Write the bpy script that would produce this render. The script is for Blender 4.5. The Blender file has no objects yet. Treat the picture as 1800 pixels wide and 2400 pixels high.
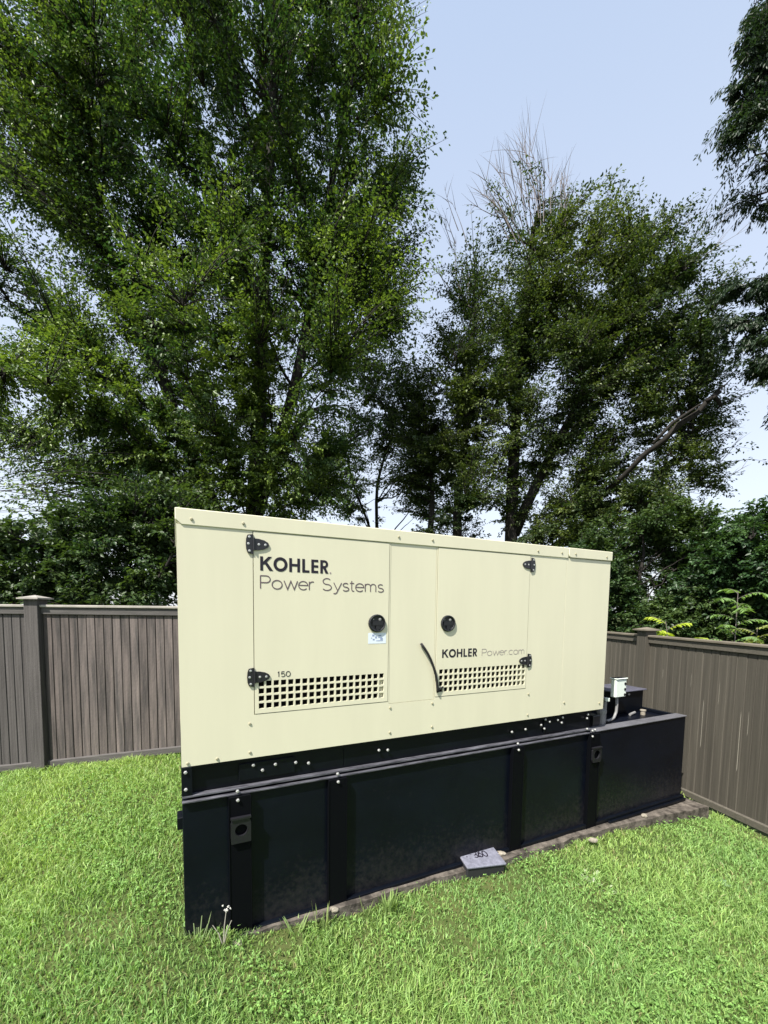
import bpy, bmesh, math, random
import numpy as np
from mathutils import Vector, Matrix, Euler

# ------------------------------------------------------------------ camera, world, sun, exposure
S = bpy.context.scene
COL = S.collection
F, CX, CY, PITCH, ROLL, HCAM = 960.4745, 859.7223, 1496.6261, 0.0714549, 0.0107716, 1.6   # in pixels of an 1800 x 2400 frame
cd = bpy.data.cameras.new('camera')
cam = bpy.data.objects.new('camera', cd); COL.objects.link(cam)
cd.sensor_fit = 'VERTICAL'; cd.sensor_height = 36.0; cd.lens = 36.0 * F / 2400
cd.shift_x = (900 - CX) / 2400; cd.shift_y = (CY - 1200) / 2400
cd.clip_start = 0.05; cd.clip_end = 8000
cam.location = (0, 0, HCAM)
cam.matrix_world = Matrix.Translation((0, 0, HCAM)) @ Matrix.Rotation(math.radians(90) - PITCH, 4, 'X') @ Matrix.Rotation(ROLL, 4, 'Z')
S.camera = cam

SUN_AZ, SUN_EL = math.radians(219), math.radians(54)      # azimuth clockwise from +Y
W = bpy.data.worlds.new('World'); S.world = W; W.use_nodes = True
nt = W.node_tree; bg = nt.nodes['Background']
sky = nt.nodes.new('ShaderNodeTexSky'); sky.sky_type = 'NISHITA'; sky.sun_disc = False
sky.sun_elevation = SUN_EL; sky.sun_rotation = SUN_AZ
sky.air_density = 1.0; sky.dust_density = 2.2; sky.ozone_density = 1.6; sky.altitude = 50
# thin summer haze over the blue: a pale veil, whiter toward the horizon, the same all round
gi = nt.nodes.new('ShaderNodeTexCoord'); sx_ = nt.nodes.new('ShaderNodeSeparateXYZ'); nt.links.new(gi.outputs['Generated'], sx_.inputs[0])
vr = nt.nodes.new('ShaderNodeValToRGB'); vr.color_ramp.elements[0].position = 0.0; vr.color_ramp.elements[1].position = .85
vr.color_ramp.elements[0].color = (.62, .64, .68, 1); vr.color_ramp.elements[1].color = (.345, .42, .55, 1)
nt.links.new(sx_.outputs['Z'], vr.inputs[0])
vm = nt.nodes.new('ShaderNodeMix'); vm.data_type = 'RGBA'; vm.blend_type = 'MULTIPLY'; vm.inputs[0].default_value = 1.0
nt.links.new(vr.outputs[0], vm.inputs[6]); vm.inputs[7].default_value = (5.0, 5.0, 5.0, 1)
vx = nt.nodes.new('ShaderNodeMix'); vx.data_type = 'RGBA'; vx.inputs[0].default_value = .80
nt.links.new(sky.outputs[0], vx.inputs[6]); nt.links.new(vm.outputs[2], vx.inputs[7])
nt.links.new(vx.outputs[2], bg.inputs[0]); bg.inputs[1].default_value = 0.15
sl = bpy.data.lights.new('sun', 'SUN'); sl.energy = 4.8; sl.angle = math.radians(0.5); sl.color = (1.0, 0.95, 0.86)
so = bpy.data.objects.new('sun', sl); COL.objects.link(so)
tosun = Vector((math.sin(SUN_AZ) * math.cos(SUN_EL), math.cos(SUN_AZ) * math.cos(SUN_EL), math.sin(SUN_EL)))
so.rotation_euler = (-tosun).to_track_quat('-Z', 'Y').to_euler(); so.location = tosun * 60
S.view_settings.view_transform = 'Standard'; S.view_settings.look = 'None'
S.view_settings.gamma = 1.0; S.view_settings.exposure = 1.15; S.view_settings.use_curve_mapping = False
S.render.engine = 'CYCLES'
S.cycles.max_bounces = 6; S.cycles.transparent_max_bounces = 4; S.cycles.use_denoising = True

# ------------------------------------------------------------------ helpers
def link(o, parent=None):
    COL.objects.link(o)
    if parent is not None: o.parent = parent
    return o

def tag(o, label=None, cat=None, group=None, kind=None):
    for k, v in (('label', label), ('category', cat), ('group', group), ('kind', kind)):
        if v: o[k] = v
    return o

def thing(name, loc, rz, label, cat, group=None):
    o = bpy.data.objects.new(name, None); o.location = loc; o.rotation_euler = (0, 0, rz); o.empty_display_size = .2
    link(o); return tag(o, label, cat, group)

class MB:
    def __init__(s): s.v = []; s.f = []; s.m = []
    def add(s, vs, fs, m=0):
        b = len(s.v); s.v += [tuple(p) for p in vs]; s.f += [tuple(b + i for i in f) for f in fs]; s.m += [m] * len(fs); return s
    def box(s, x0, x1, y0, y1, z0, z1, m=0):
        v = [(x, y, z) for z in (z0, z1) for y in (y0, y1) for x in (x0, x1)]
        return s.add(v, [(0, 2, 3, 1), (4, 5, 7, 6), (0, 1, 5, 4), (2, 6, 7, 3), (0, 4, 6, 2), (1, 3, 7, 5)], m)
    def prism(s, poly, y0, y1, m=0):          # polygon in x,z (counter clockwise seen from -y)
        n = len(poly)
        v = [(x, y0, z) for x, z in poly] + [(x, y1, z) for x, z in poly]
        fs = [tuple(range(n)), tuple(range(2 * n - 1, n - 1, -1))]
        fs += [(i, i + n, (i + 1) % n + n, (i + 1) % n) for i in range(n)]
        return s.add(v, fs, m)
    def tube(s, pts, rad, n=8, m=0, cap=True):
        pts = [Vector(p) for p in pts]
        if not hasattr(rad, '__len__'): rad = [rad] * len(pts)
        u = None; rings = []
        for i, p in enumerate(pts):
            t = (pts[min(i + 1, len(pts) - 1)] - pts[max(i - 1, 0)]).normalized()
            if u is None: u = t.orthogonal().normalized()
            u = (u - t * u.dot(t)).normalized(); w = t.cross(u)
            rings.append([p + (u * math.cos(2 * math.pi * k / n) + w * math.sin(2 * math.pi * k / n)) * rad[i] for k in range(n)])
        v = [q for r in rings for q in r]; fs = []
        for i in range(len(pts) - 1):
            for k in range(n):
                k2 = (k + 1) % n; fs.append((i * n + k, i * n + k2, (i + 1) * n + k2, (i + 1) * n + k))
        if cap: fs += [tuple(range(n - 1, -1, -1)), tuple(range((len(pts) - 1) * n, len(pts) * n))]
        return s.add(v, fs, m)
    def lathe(s, c, prof, n=20, m=0, sx=1.0, warp=None):      # axis along -y at c=(x,y,z); prof: (radius, height toward -y)
        v = []; fs = []
        for r, h in prof:
            for k in range(n):
                a = 2 * math.pi * k / n; q = warp(a) if warp else 1.0
                v.append((c[0] + r * q * math.cos(a) * sx, c[1] - h, c[2] + r * q * math.sin(a)))
        for i in range(len(prof) - 1):
            for k in range(n):
                k2 = (k + 1) % n; fs.append((i * n + k, i * n + k2, (i + 1) * n + k2, (i + 1) * n + k))
        fs.append(tuple(range((len(prof) - 1) * n, len(prof) * n)))
        return s.add(v, fs, m)
    def mesh(s, name, mats, bevel=0, smooth=False):
        me = bpy.data.meshes.new(name); me.from_pydata(s.v, [], s.f)
        mats = mats if isinstance(mats, (list, tuple)) else [mats]
        for m in mats: me.materials.append(m)
        me.polygons.foreach_set('material_index', s.m)
        bm = bmesh.new(); bm.from_mesh(me)
        bmesh.ops.recalc_face_normals(bm, faces=bm.faces)
        if bevel:
            es = [e for e in bm.edges if len(e.link_faces) == 2 and e.calc_face_angle(0) > 0.6]
            bmesh.ops.bevel(bm, geom=es, offset=bevel, segments=1, affect='EDGES', clamp_overlap=True)
        if smooth:
            for f in bm.faces: f.smooth = True
        bm.to_mesh(me); bm.free(); me.update()
        return me
    def build(s, name, mats, parent=None, loc=(0, 0, 0), bevel=0, smooth=False):
        o = bpy.data.objects.new(name, s.mesh(name, mats, bevel, smooth)); o.location = loc
        return link(o, parent)

def np_mesh(name, V, FC, mat, tint=None, parent=None):
    """V (n,3); FC (m,k) faces all of k corners; tint (n,3) per point"""
    me = bpy.data.meshes.new(name)
    k = FC.shape[1]
    me.vertices.add(len(V)); me.vertices.foreach_set('co', np.ascontiguousarray(V, dtype=np.float32).ravel())
    me.loops.add(FC.size); me.loops.foreach_set('vertex_index', np.ascontiguousarray(FC, dtype=np.int32).ravel())
    me.polygons.add(len(FC)); me.polygons.foreach_set('loop_start', np.arange(0, FC.size, k, dtype=np.int32))
    me.update(calc_edges=True)
    if tint is not None:
        a = me.color_attributes.new('tint', 'FLOAT_COLOR', 'POINT')
        a.data.foreach_set('color', np.concatenate([tint, np.ones((len(tint), 1))], 1).astype(np.float32).ravel())
    me.materials.append(mat)
    o = bpy.data.objects.new(name, me)
    return link(o, parent)

# ------------------------------------------------------------------ materials
def mat(name, col, rough=.6, spec=.5, metal=0.0, vary=0.0, vscale=(6, 6, 6), dark=None, bump=0.0, bscale=120.0, objrand=0.0, coords='Object', detail=4.0):
    m = bpy.data.materials.new(name); m.use_nodes = True
    n = m.node_tree.nodes; L = m.node_tree.links; b = n['Principled BSDF']
    b.inputs['Roughness'].default_value = rough; b.inputs['Metallic'].default_value = metal
    b.inputs['Specular IOR Level'].default_value = spec
    b.inputs['Base Color'].default_value = (*col, 1)
    tc = n.new('ShaderNodeTexCoord')
    out = None
    if vary:
        mp = n.new('ShaderNodeMapping'); mp.inputs['Scale'].default_value = vscale
        L.new(tc.outputs[coords], mp.inputs[0])
        if objrand:
            oi0 = n.new('ShaderNodeObjectInfo'); ml = n.new('ShaderNodeMath'); ml.operation = 'MULTIPLY'; ml.inputs[1].default_value = 37.0
            L.new(oi0.outputs['Random'], ml.inputs[0]); L.new(ml.outputs[0], mp.inputs['Location'])
        nz = n.new('ShaderNodeTexNoise'); nz.inputs['Scale'].default_value = 1.0; nz.inputs['Detail'].default_value = detail; nz.inputs['Roughness'].default_value = .62
        L.new(mp.outputs[0], nz.inputs['Vector'])
        rp = n.new('ShaderNodeValToRGB'); rp.color_ramp.elements[0].position = .34; rp.color_ramp.elements[1].position = .68
        d = dark if dark else tuple(c * (1 - vary) for c in col)
        rp.color_ramp.elements[0].color = (*d, 1); rp.color_ramp.elements[1].color = (*col, 1)
        L.new(nz.outputs[0], rp.inputs[0]); out = rp.outputs[0]
    if objrand:
        oi = n.new('ShaderNodeObjectInfo'); mr = n.new('ShaderNodeMapRange')
        mr.inputs[3].default_value = 1 - objrand; mr.inputs[4].default_value = 1 + objrand
        L.new(oi.outputs['Random'], mr.inputs[0])
        hs = n.new('ShaderNodeHueSaturation'); L.new(mr.outputs[0], hs.inputs['Value'])
        if out: L.new(out, hs.inputs['Color'])
        else: hs.inputs['Color'].default_value = (*col, 1)
        out = hs.outputs[0]
    if out: L.new(out, b.inputs['Base Color'])
    if bump:
        nb = n.new('ShaderNodeTexNoise'); nb.inputs['Scale'].default_value = bscale; nb.inputs['Detail'].default_value = 5
        L.new(tc.outputs[coords], nb.inputs['Vector'])
        bp = n.new('ShaderNodeBump'); bp.inputs['Strength'].default_value = bump; bp.inputs['Distance'].default_value = .01
        L.new(nb.outputs[0], bp.inputs['Height']); L.new(bp.outputs[0], b.inputs['Normal'])
    return m

def leaf_mat(name, trans=.35, rough=.45, tcol=(1.25, 1.35, .55)):
    m = bpy.data.materials.new(name); m.use_nodes = True
    n = m.node_tree.nodes; L = m.node_tree.links; b = n['Principled BSDF']
    at = n.new('ShaderNodeAttribute'); at.attribute_name = 'tint'
    L.new(at.outputs['Color'], b.inputs['Base Color']); b.inputs['Roughness'].default_value = rough; b.inputs['Specular IOR Level'].default_value = .35
    mx = n.new('ShaderNodeMix'); mx.data_type = 'RGBA'; mx.blend_type = 'MULTIPLY'; mx.inputs[0].default_value = 1
    L.new(at.outputs['Color'], mx.inputs[6]); mx.inputs[7].default_value = (*tcol, 1)
    tr = n.new('ShaderNodeBsdfTranslucent'); L.new(mx.outputs[2], tr.inputs[0])
    ms = n.new('ShaderNodeMixShader'); ms.inputs[0].default_value = trans
    L.new(b.outputs[0], ms.inputs[1]); L.new(tr.outputs[0], ms.inputs[2]); L.new(ms.outputs[0], n['Material Output'].inputs[0])
    return m

M = {}
M['cream'] = mat('cream_paint', (.60, .578, .435), .45, .4, vary=.05, vscale=(5, 5, .7), bump=.06, bscale=3.0)
M['black'] = mat('black_paint', (.0028, .0042, .008), .38, .22, vary=.45, vscale=(3, 3, 5), bump=.05, bscale=60)
M['black_matte'] = mat('black_rubber', (.012, .012, .013), .7, .3)
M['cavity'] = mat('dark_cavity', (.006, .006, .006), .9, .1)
M['hard'] = mat('black_hardware', (.011, .011, .014), .38, .5)
M['zinc'] = mat('zinc_bolt', (.46, .46, .45), .4, .6, metal=.6)
M['screw'] = mat('painted_screw', (.30, .28, .19), .5, .4)
M['print_dark'] = mat('black_print', (.012, .010, .018), .6, .3)
M['print_thin'] = mat('thin_print', (.10, .072, .085), .6, .3)
M['print_pale'] = mat('pale_print', (.26, .22, .22), .6, .3)
M['sticker'] = mat('pale_sticker', (.62, .68, .74), .5, .4)
M['sticker_ink'] = mat('sticker_ink', (.22, .27, .42), .6, .3)
M['white_pl'] = mat('white_plastic', (.70, .76, .70), .45, .5)
M['conduit'] = mat('grey_conduit', (.20, .20, .20), .5, .5)
M['concrete'] = mat('dirty_concrete', (.14, .122, .105), .9, .2, vary=.75, vscale=(14, 14, 14), bump=.7, bscale=45)
M['valve'] = mat('grey_valve_lid', (.185, .19, .24), .45, .5, vary=.35, vscale=(30, 30, 30), bump=.25, bscale=90)
M['valve_side'] = mat('black_valve_side', (.02, .02, .024), .6, .4)
M['stone'] = mat('pale_stone', (.30, .27, .22), .85, .2, vary=.4, vscale=(20, 20, 20))
M['soil'] = mat('soil', (.075, .085, .030), .95, .1, vary=.7, vscale=(3, 3, 3), dark=(.040, .065, .018), bump=.6, bscale=30)
M['wood_left'] = mat('grey_stained_wood', (.092, .084, .082), .75, .25, vary=.45, vscale=(60, 60, 2.2), bump=.25, bscale=70, objrand=.12)
M['wood_worn'] = mat('worn_wood', (.152, .126, .117), .75, .25, vary=.6, vscale=(24, 24, 2.6), dark=(.046, .042, .041), bump=.3, bscale=70, objrand=.24, detail=6)
M['wood_right'] = mat('brown_stained_wood', (.082, .074, .061), .7, .3, vary=.38, vscale=(45, 45, 1.5), bump=.2, bscale=70, objrand=.10)
M['rail_left'] = mat('grey_stained_rail', (.090, .084, .081), .7, .3, vary=.35, vscale=(3, 40, 40), bump=.2, bscale=70)
M['rail_right'] = mat('brown_stained_rail', (.100, .091, .075), .7, .3, vary=.3, vscale=(40, 3, 40), bump=.2, bscale=70)
M['cap'] = mat('pale_cap', (.33, .31, .28), .7, .3, vary=.3, vscale=(5, 5, 5))  # left fence caps, paler than its boards and rails
M['cap_right'] = mat('brown_cap', (.16, .14, .11), .7, .3, vary=.3, vscale=(5, 5, 5))
M['sky_sheen'] = mat('sky_sheen_black_steel', (.115, .115, .135), .5, .4, vary=.75, vscale=(7, 60, 60), dark=(.02, .02, .026))  # black steel with the sky's reflection painted in as light grey
M['rib'] = mat('black_rib_paint', (.0020, .0024, .0036), .55, .07)
def tank_paint():
    m = mat('black_tank_paint', (.0028, .0042, .009), .36, .20, vary=.4, vscale=(2, 2, 3), bump=.06, bscale=5)
    n = m.node_tree.nodes; L = m.node_tree.links; b = n['Principled BSDF']
    tc = n.new('ShaderNodeTexCoord'); sp = n.new('ShaderNodeSeparateXYZ'); L.new(tc.outputs['Object'], sp.inputs[0])
    mr = n.new('ShaderNodeMapRange'); mr.inputs[1].default_value = .42; mr.inputs[2].default_value = 0.0; mr.inputs[3].default_value = 0.0; mr.inputs[4].default_value = .30; L.new(sp.outputs['Z'], mr.inputs[0])
    nz = n.new('ShaderNodeTexNoise'); nz.inputs['Scale'].default_value = 24; nz.inputs['Detail'].default_value = 6; nz.inputs['Roughness'].default_value = .7; L.new(tc.outputs['Object'], nz.inputs['Vector'])
    n2 = n.new('ShaderNodeTexNoise'); n2.inputs['Scale'].default_value = 2.5; L.new(tc.outputs['Object'], n2.inputs['Vector'])
    ad = n.new('ShaderNodeMath'); ad.operation = 'ADD'; L.new(nz.outputs[0], ad.inputs[0]); L.new(mr.outputs[0], ad.inputs[1])
    a2 = n.new('ShaderNodeMath'); a2.operation = 'MULTIPLY_ADD'; a2.inputs[1].default_value = .25; L.new(n2.outputs[0], a2.inputs[0]); L.new(ad.outputs[0], a2.inputs[2])
    rp = n.new('ShaderNodeMapRange'); rp.inputs[1].default_value = .72; rp.inputs[2].default_value = 1.35; rp.inputs[4].default_value = .8; L.new(a2.outputs[0], rp.inputs[0])
    old = b.inputs['Base Color'].links[0].from_socket
    mx = n.new('ShaderNodeMix'); mx.data_type = 'RGBA'; L.new(rp.outputs[0], mx.inputs[0]); L.new(old, mx.inputs[6]); mx.inputs[7].default_value = (.034, .031, .032, 1)
    L.new(mx.outputs[2], b.inputs['Base Color']); return m
M['tank'] = tank_paint()
M['gouge'] = mat('bare_wood_scratch', (.30, .28, .24), .8, .2)
M['bark'] = mat('tree_bark', (.032, .029, .026), .9, .15, vary=.5, vscale=(9, 9, 2.5), bump=.8, bscale=22)
M['twig'] = mat('dead_twig_bark', (.16, .14, .135), .9, .1)
M['leaf'] = leaf_mat('tree_leaf', .30)
M['bright_leaf'] = leaf_mat('weed_leaf', .40)
M['blade'] = leaf_mat('grass_blade', .42, .5, (1.2, 1.25, .7))
M['flower'] = mat('white_flower', (.50, .49, .46), .7, .2)

# ------------------------------------------------------------------ terrain
GX, GY, GYAW = -1.0406, 2.2603, 0.43481
GC, GS = math.cos(GYAW), math.sin(GYAW)
def gw(u, v):                      # generator plan (u along its front, v to its back) to world
    return GX + u * GC - v * GS, GY + u * GS + v * GC
FXR, FYAW = 3.9071, 0.0735         # right fence line: x at Y=3.8, leaning left with distance
def fr_x(y): return FXR - (y - 3.8) * math.tan(FYAW)

_cp = np.array([(-6, 4.5, -.42), (-4.1, 4.5, -.28), (-2.1, 4.5, -.045), (-.6, 4.5, .0), (*gw(-.05, -.1), -.31), (*gw(.45, -.14), -.425), (*gw(.8, -.16), -.455), (*gw(0, 1.1), -.18),
                (*gw(1.2, -.2), -.465), (*gw(2.6, -.25), -.475), (*gw(4.0, -.3), -.50), (3.85, 4.5, -.60), (3.78, 6.2, -.62), (3.9, 3.83, -.555), (4.0, 2.2, -.50),
                (0, 0, -.47), (-2.2, 1.4, -.36), (1.6, 1.5, -.50), (-4.5, 2, -.42), (5, 0, -.5), (-5, -2, -.5), (4, -3, -.5), (-3, 8, -.2), (4, 9, -.6), (-8, 9, -.5), (8, 5, -.6), (-9, 2, -.5)])
def _phi(r2): return .5 * r2 * np.log(r2 + 1e-9)
def _tps():
    P = _cp[:, :2]; n = len(P)
    K = _phi(((P[:, None] - P[None]) ** 2).sum(-1)) + np.eye(n) * .02
    A = np.zeros((n + 3, n + 3)); A[:n, :n] = K; A[:n, n] = 1; A[:n, n + 1:] = P; A[n, :n] = 1; A[n + 1:, :n] = P.T
    return np.linalg.solve(A, np.r_[_cp[:, 2], 0, 0, 0])
_tw = _tps()
def gz(x, y):
    x = np.atleast_1d(np.asarray(x, float)); y = np.atleast_1d(np.asarray(y, float))
    xc = np.clip(x, -9, 8); yc = np.clip(y, -3, 9)
    n = len(_cp); z = _tw[n] + _tw[n + 1] * xc + _tw[n + 2] * yc
    for i in range(n): z = z + _tw[i] * _phi((xc - _cp[i, 0]) ** 2 + (yc - _cp[i, 1]) ** 2)
    d = np.sqrt((x - 0) ** 2 + (y - 3) ** 2); w = np.clip((d - 8) / 10, 0, 1)
    z = z * (1 - w) + (-.6) * w
    return z + .012 * np.sin(x * 5.1 + 1) * np.sin(y * 4.3) + .008 * np.sin(x * 11 + y * 7)

def make_ground():
    far = [14, 20, 32, 60, 120, 300, 900, 3000]
    xs = np.r_[[-f for f in far[::-1]], np.linspace(-10, 10, 134), far]
    ys = np.r_[[-f for f in far[::-1]], np.linspace(-8, 12, 134), [f + 2 for f in far]]
    X, Y = np.meshgrid(xs, ys); V = np.stack([X.ravel(), Y.ravel(), gz(X.ravel(), Y.ravel())], 1)
    nx = len(xs); i = np.arange(len(ys) - 1)[:, None] * nx + np.arange(nx - 1)[None]; i = i.ravel()
    o = np_mesh('ground', V, np.stack([i, i + 1, i + nx + 1, i + nx], 1), M['soil'])
    for p in o.data.polygons: p.use_smooth = True
    tag(o, kind='structure')
make_ground()

# concrete pad under the tank: an irregular dirty slab
def make_pad():
    rng = random.Random(4)
    fr = [(-.02, .02), (.4, -.06), (.9, -.07), (1.4, -.06), (1.9, -.08), (2.3, -.10), (2.9, -.085), (3.5, -.10), (4.1, -.13), (4.6, -.17), (5.04, -.22)]
    top = []; pts = []
    for (u, v), (u2, v2) in zip(fr, fr[1:]):
        for k in range(5):
            t = k / 5; pts.append((u + (u2 - u) * t, v + (v2 - v) * t + rng.uniform(-.012, .012)))
    pts.append(fr[-1]); n = len(pts)
    zt = lambda u: -.372 - .0118 * u
    b = MB(); v = []
    for u, q in pts: v.append((u, q, zt(u) + rng.uniform(-.006, .004)))
    for u, q in pts: v.append((u, q - .015, zt(u) - .30))
    for u, q in pts: v.append((u, 1.25, zt(u)))
    fs = [(i, i + 1, i + 1 + n, i + n) for i in range(n - 1)] + [(i, i + 2 * n, i + 1 + 2 * n, i + 1) for i in range(n - 1)]
    fs.append((n - 1, 3 * n - 1, 2 * n - 1)); b.add(v, fs)
    o = b.build('concrete_pad', M['concrete'], None, (GX, GY, 0)); o.rotation_euler = (0, 0, GYAW)
    tag(o, kind='structure')
make_pad()

# ------------------------------------------------------------------ lettering (stroke letters, flat print)
def arc(cx, cy, rx, ry, a0, a1, n=12):
    return [(cx + rx * math.cos(math.radians(a0 + (a1 - a0) * i / n)), cy + ry * math.sin(math.radians(a0 + (a1 - a0) * i / n))) for i in range(n + 1)]
THIN = {
 'P': (.74, [[(0, 0), (0, 1)], [(0, 1), (.36, 1)] + arc(.36, .735, .27, .265, 90, -90)[1:] + [(0, .47)]]),
 'o': (.80, [arc(.34, .34, .33, .34, 0, 360, 24)]),
 'w': (.98, [[(0, .68), (.23, 0), (.46, .66), (.69, 0), (.92, .68)]]),
 'e': (.76, [[(.02, .36), (.65, .36)] + arc(.335, .34, .32, .34, 4, 318, 20)]),
 'r': (.40, [[(0, 0), (0, .68)], arc(.24, .42, .24, .25, 180, 70, 8)]),
 'S': (.82, [arc(.33, .755, .28, .245, 35, 270, 12) + arc(.33, .26, .32, .25, 90, -150, 14)[1:]]),
 'y': (.66, [[(0, .68), (.29, 0)], [(.58, .68), (.22, -.16), (.12, -.24), (-.02, -.235)]]),
 's': (.54, [arc(.23, .505, .20, .165, 35, 270, 9) + arc(.23, .17, .23, .165, 90, -150, 10)[1:]]),
 't': (.42, [[(.14, .88), (.14, .14), (.20, .02), (.33, .01)], [(0, .68), (.32, .68)]]),
 'm': (1.0, [[(0, 0), (0, .68)], arc(.21, .45, .21, .22, 180, 0, 8) + [(.42, 0)], arc(.63, .45, .21, .22, 180, 0, 8) + [(.84, 0)]]),
 'c': (.72, [arc(.34, .34, .32, .34, 48, 312, 16)]),
 '.': (.22, [[(.05, .0), (.05, .09)]]),
 '1': (.50, [[(.06, .82), (.20, 1), (.20, 0)]]),
 '5': (.72, [[(.50, 1), (.12, 1), (.07, .56)] + arc(.28, .32, .28, .32, 125, -140, 12)]),
 '0': (.74, [arc(.31, .5, .30, .5, 0, 360, 20)]),
 '3': (.68, [arc(.28, .74, .25, .26, 140, -90, 10) + arc(.28, .25, .29, .25, 90, -145, 12)[1:]]),
 '6': (.72, [[(.46, 1), (.16, .62)] + arc(.31, .31, .28, .31, 140, 500, 18)]),
 ' ': (.34, []),
}
def ribbon(mb, pts, w, y, fx, fz):
    P = [Vector((fx(p[0]), fz(p[1]))) for p in pts]; n = len(P); closed = (P[0] - P[-1]).length < 1e-5
    L = []; R = []
    for i in range(n):
        a = P[i - 1] if i > 0 else (P[-2] if closed else None)
        b = P[i + 1] if i < n - 1 else (P[1] if closed else None)
        d0 = (P[i] - a).normalized() if a is not None else None
        d1 = (b - P[i]).normalized() if b is not None else None
        d0 = d0 or d1; d1 = d1 or d0
        t = (d0 + d1); t = t.normalized() if t.length > 1e-4 else d1
        nn = Vector((-t.y, t.x)); k = 1 / max(.35, nn.dot(Vector((-d0.y, d0.x))))
        L.append(P[i] + nn * w * .5 * k); R.append(P[i] - nn * w * .5 * k)
    v = [(p.x, y, p.y) for p in L] + [(p.x, y, p.y) for p in R]
    mb.add(v, [(i, i + 1, n + i + 1, n + i) for i in range(n - 1)])
def thin_text(txt, x0, x1, z0, cap, w, y):
    mb = MB(); tot = sum(THIN[c][0] for c in txt) - (THIN[txt[-1]][0] - max(p[0] for st in THIN[txt[-1]][1] for p in st))
    sc = (x1 - x0) / tot; x = 0; k = 0
    for c in txt:
        for st in THIN[c][1]:
            ribbon(mb, st, w, y - .00015 * (k % 4), lambda a, X=x: x0 + (X + a) * sc, lambda b: z0 + b * cap); k += 1
        x += THIN[c][0]
    return mb
def bold_kohler(x0, x1, z0, cap, y):
    mb = MB(); W_ = 5.05; sc = (x1 - x0) / W_; x = 0; st = [0]
    def poly(p):
        st[0] += 1; yy = y - .0001 * (st[0] % 3)
        mb.add([(x0 + (x + a) * sc, yy, z0 + b * cap) for a, b in p], [tuple(range(len(p)))])
    def ring(cx, cy, ro, ri, ho, hi, a0, a1, n=28):
        o = arc(cx, cy, ro, ho, a0, a1, n); i_ = arc(cx, cy, ri, hi, a0, a1, n)
        for k in range(n): poly([o[k], o[k + 1], i_[k + 1], i_[k]])
    w = .205
    poly([(0, 0), (w, 0), (w, 1), (0, 1)]); poly([(w, .40), (w + .12, .47), (.84, 1), (.57, 1), (w, .63)]); poly([(.26, .56), (.43, .68), (.92, 0), (.65, 0)])
    x += .93; ring(.51, .5, .51, .29, .52, .30, 0, 360)
    x += 1.14; poly([(0, 0), (w, 0), (w, 1), (0, 1)]); poly([(w, .41), (.60, .41), (.60, .60), (w, .60)]); poly([(.60, 0), (.60 + w, 0), (.60 + w, 1), (.60, 1)])
    x += .97; poly([(0, 0), (w, 0), (w, 1), (0, 1)]); poly([(w, 0), (.55, 0), (.55, .18), (w, .18)])
    x += .69; poly([(0, 0), (w, 0), (w, 1), (0, 1)])
    for z_ in (0, .41, .82): poly([(w, z_), (.54, z_), (.54, z_ + .18), (w, z_ + .18)])
    x += .70; poly([(0, 0), (w, 0), (w, 1), (0, 1)]); poly([(w, .82), (.32, .82), (.32, 1), (w, 1)]); poly([(w, .40), (.32, .40), (.32, .57), (w, .57)])
    ring(.32, .70, .30, .11, .30, .13, 90, -90, 14); poly([(.22, .40), (.44, .42), (.66, 0), (.42, 0)])
    return mb

# ------------------------------------------------------------------ the generator
ZB = -.385
gen = thing('generator', (GX, GY, ZB), GYAW, 'large cream metal generator enclosure with two lettered doors on a long black fuel tank', 'generator')
def gz_(b):                       # shift world heights to the generator's own base
    b.v = [(x, y, z - ZB) for x, y, z in b.v]; return b
def part(b, name, mats, parent=gen, **k): return gz_(b).build(name, mats, parent, **k)
U1, DEP = 3.588, 1.10
ZE0, ZE1 = .695, 2.052
D1 = (.4086, 1.3092); D2 = (1.7074, 2.597); DZ = (.9633, 2.0461)
MP = (1.3225, 1.694, .945, 2.0495)

def grid_sheet(xs, zs, omit, y0, y1):
    """a folded sheet with openings; returns MB with front faces and the return edges of every opening"""
    b = MB(); nx, nz = len(xs) - 1, len(zs) - 1
    solid = lambda i, j: 0 <= i < nx and 0 <= j < nz and (i, j) not in omit
    for i in range(nx):
        for j in range(nz):
            if not solid(i, j): continue
            a, c, e, f = xs[i], xs[i + 1], zs[j], zs[j + 1]
            b.add([(a, y0, e), (c, y0, e), (c, y0, f), (a, y0, f)], [(0, 1, 2, 3)])
            if not solid(i - 1, j): b.add([(a, y0, e), (a, y0, f), (a, y1, f), (a, y1, e)], [(0, 1, 2, 3)])
            if not solid(i + 1, j): b.add([(c, y0, e), (c, y1, e), (c, y1, f), (c, y0, f)], [(0, 1, 2, 3)])
            if not solid(i, j - 1): b.add([(a, y0, e), (a, y1, e), (c, y1, e), (c, y0, e)], [(0, 1, 2, 3)])
            if not solid(i, j + 1): b.add([(a, y0, f), (c, y0, f), (c, y1, f), (a, y1, f)], [(0, 1, 2, 3)])
    return b
def weld(o, d=.0005):
    bm = bmesh.new(); bm.from_mesh(o.data); bmesh.ops.remove_doubles(bm, verts=bm.verts, dist=d); bmesh.ops.recalc_face_normals(bm, faces=bm.faces); bm.to_mesh(o.data); bm.free()

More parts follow.
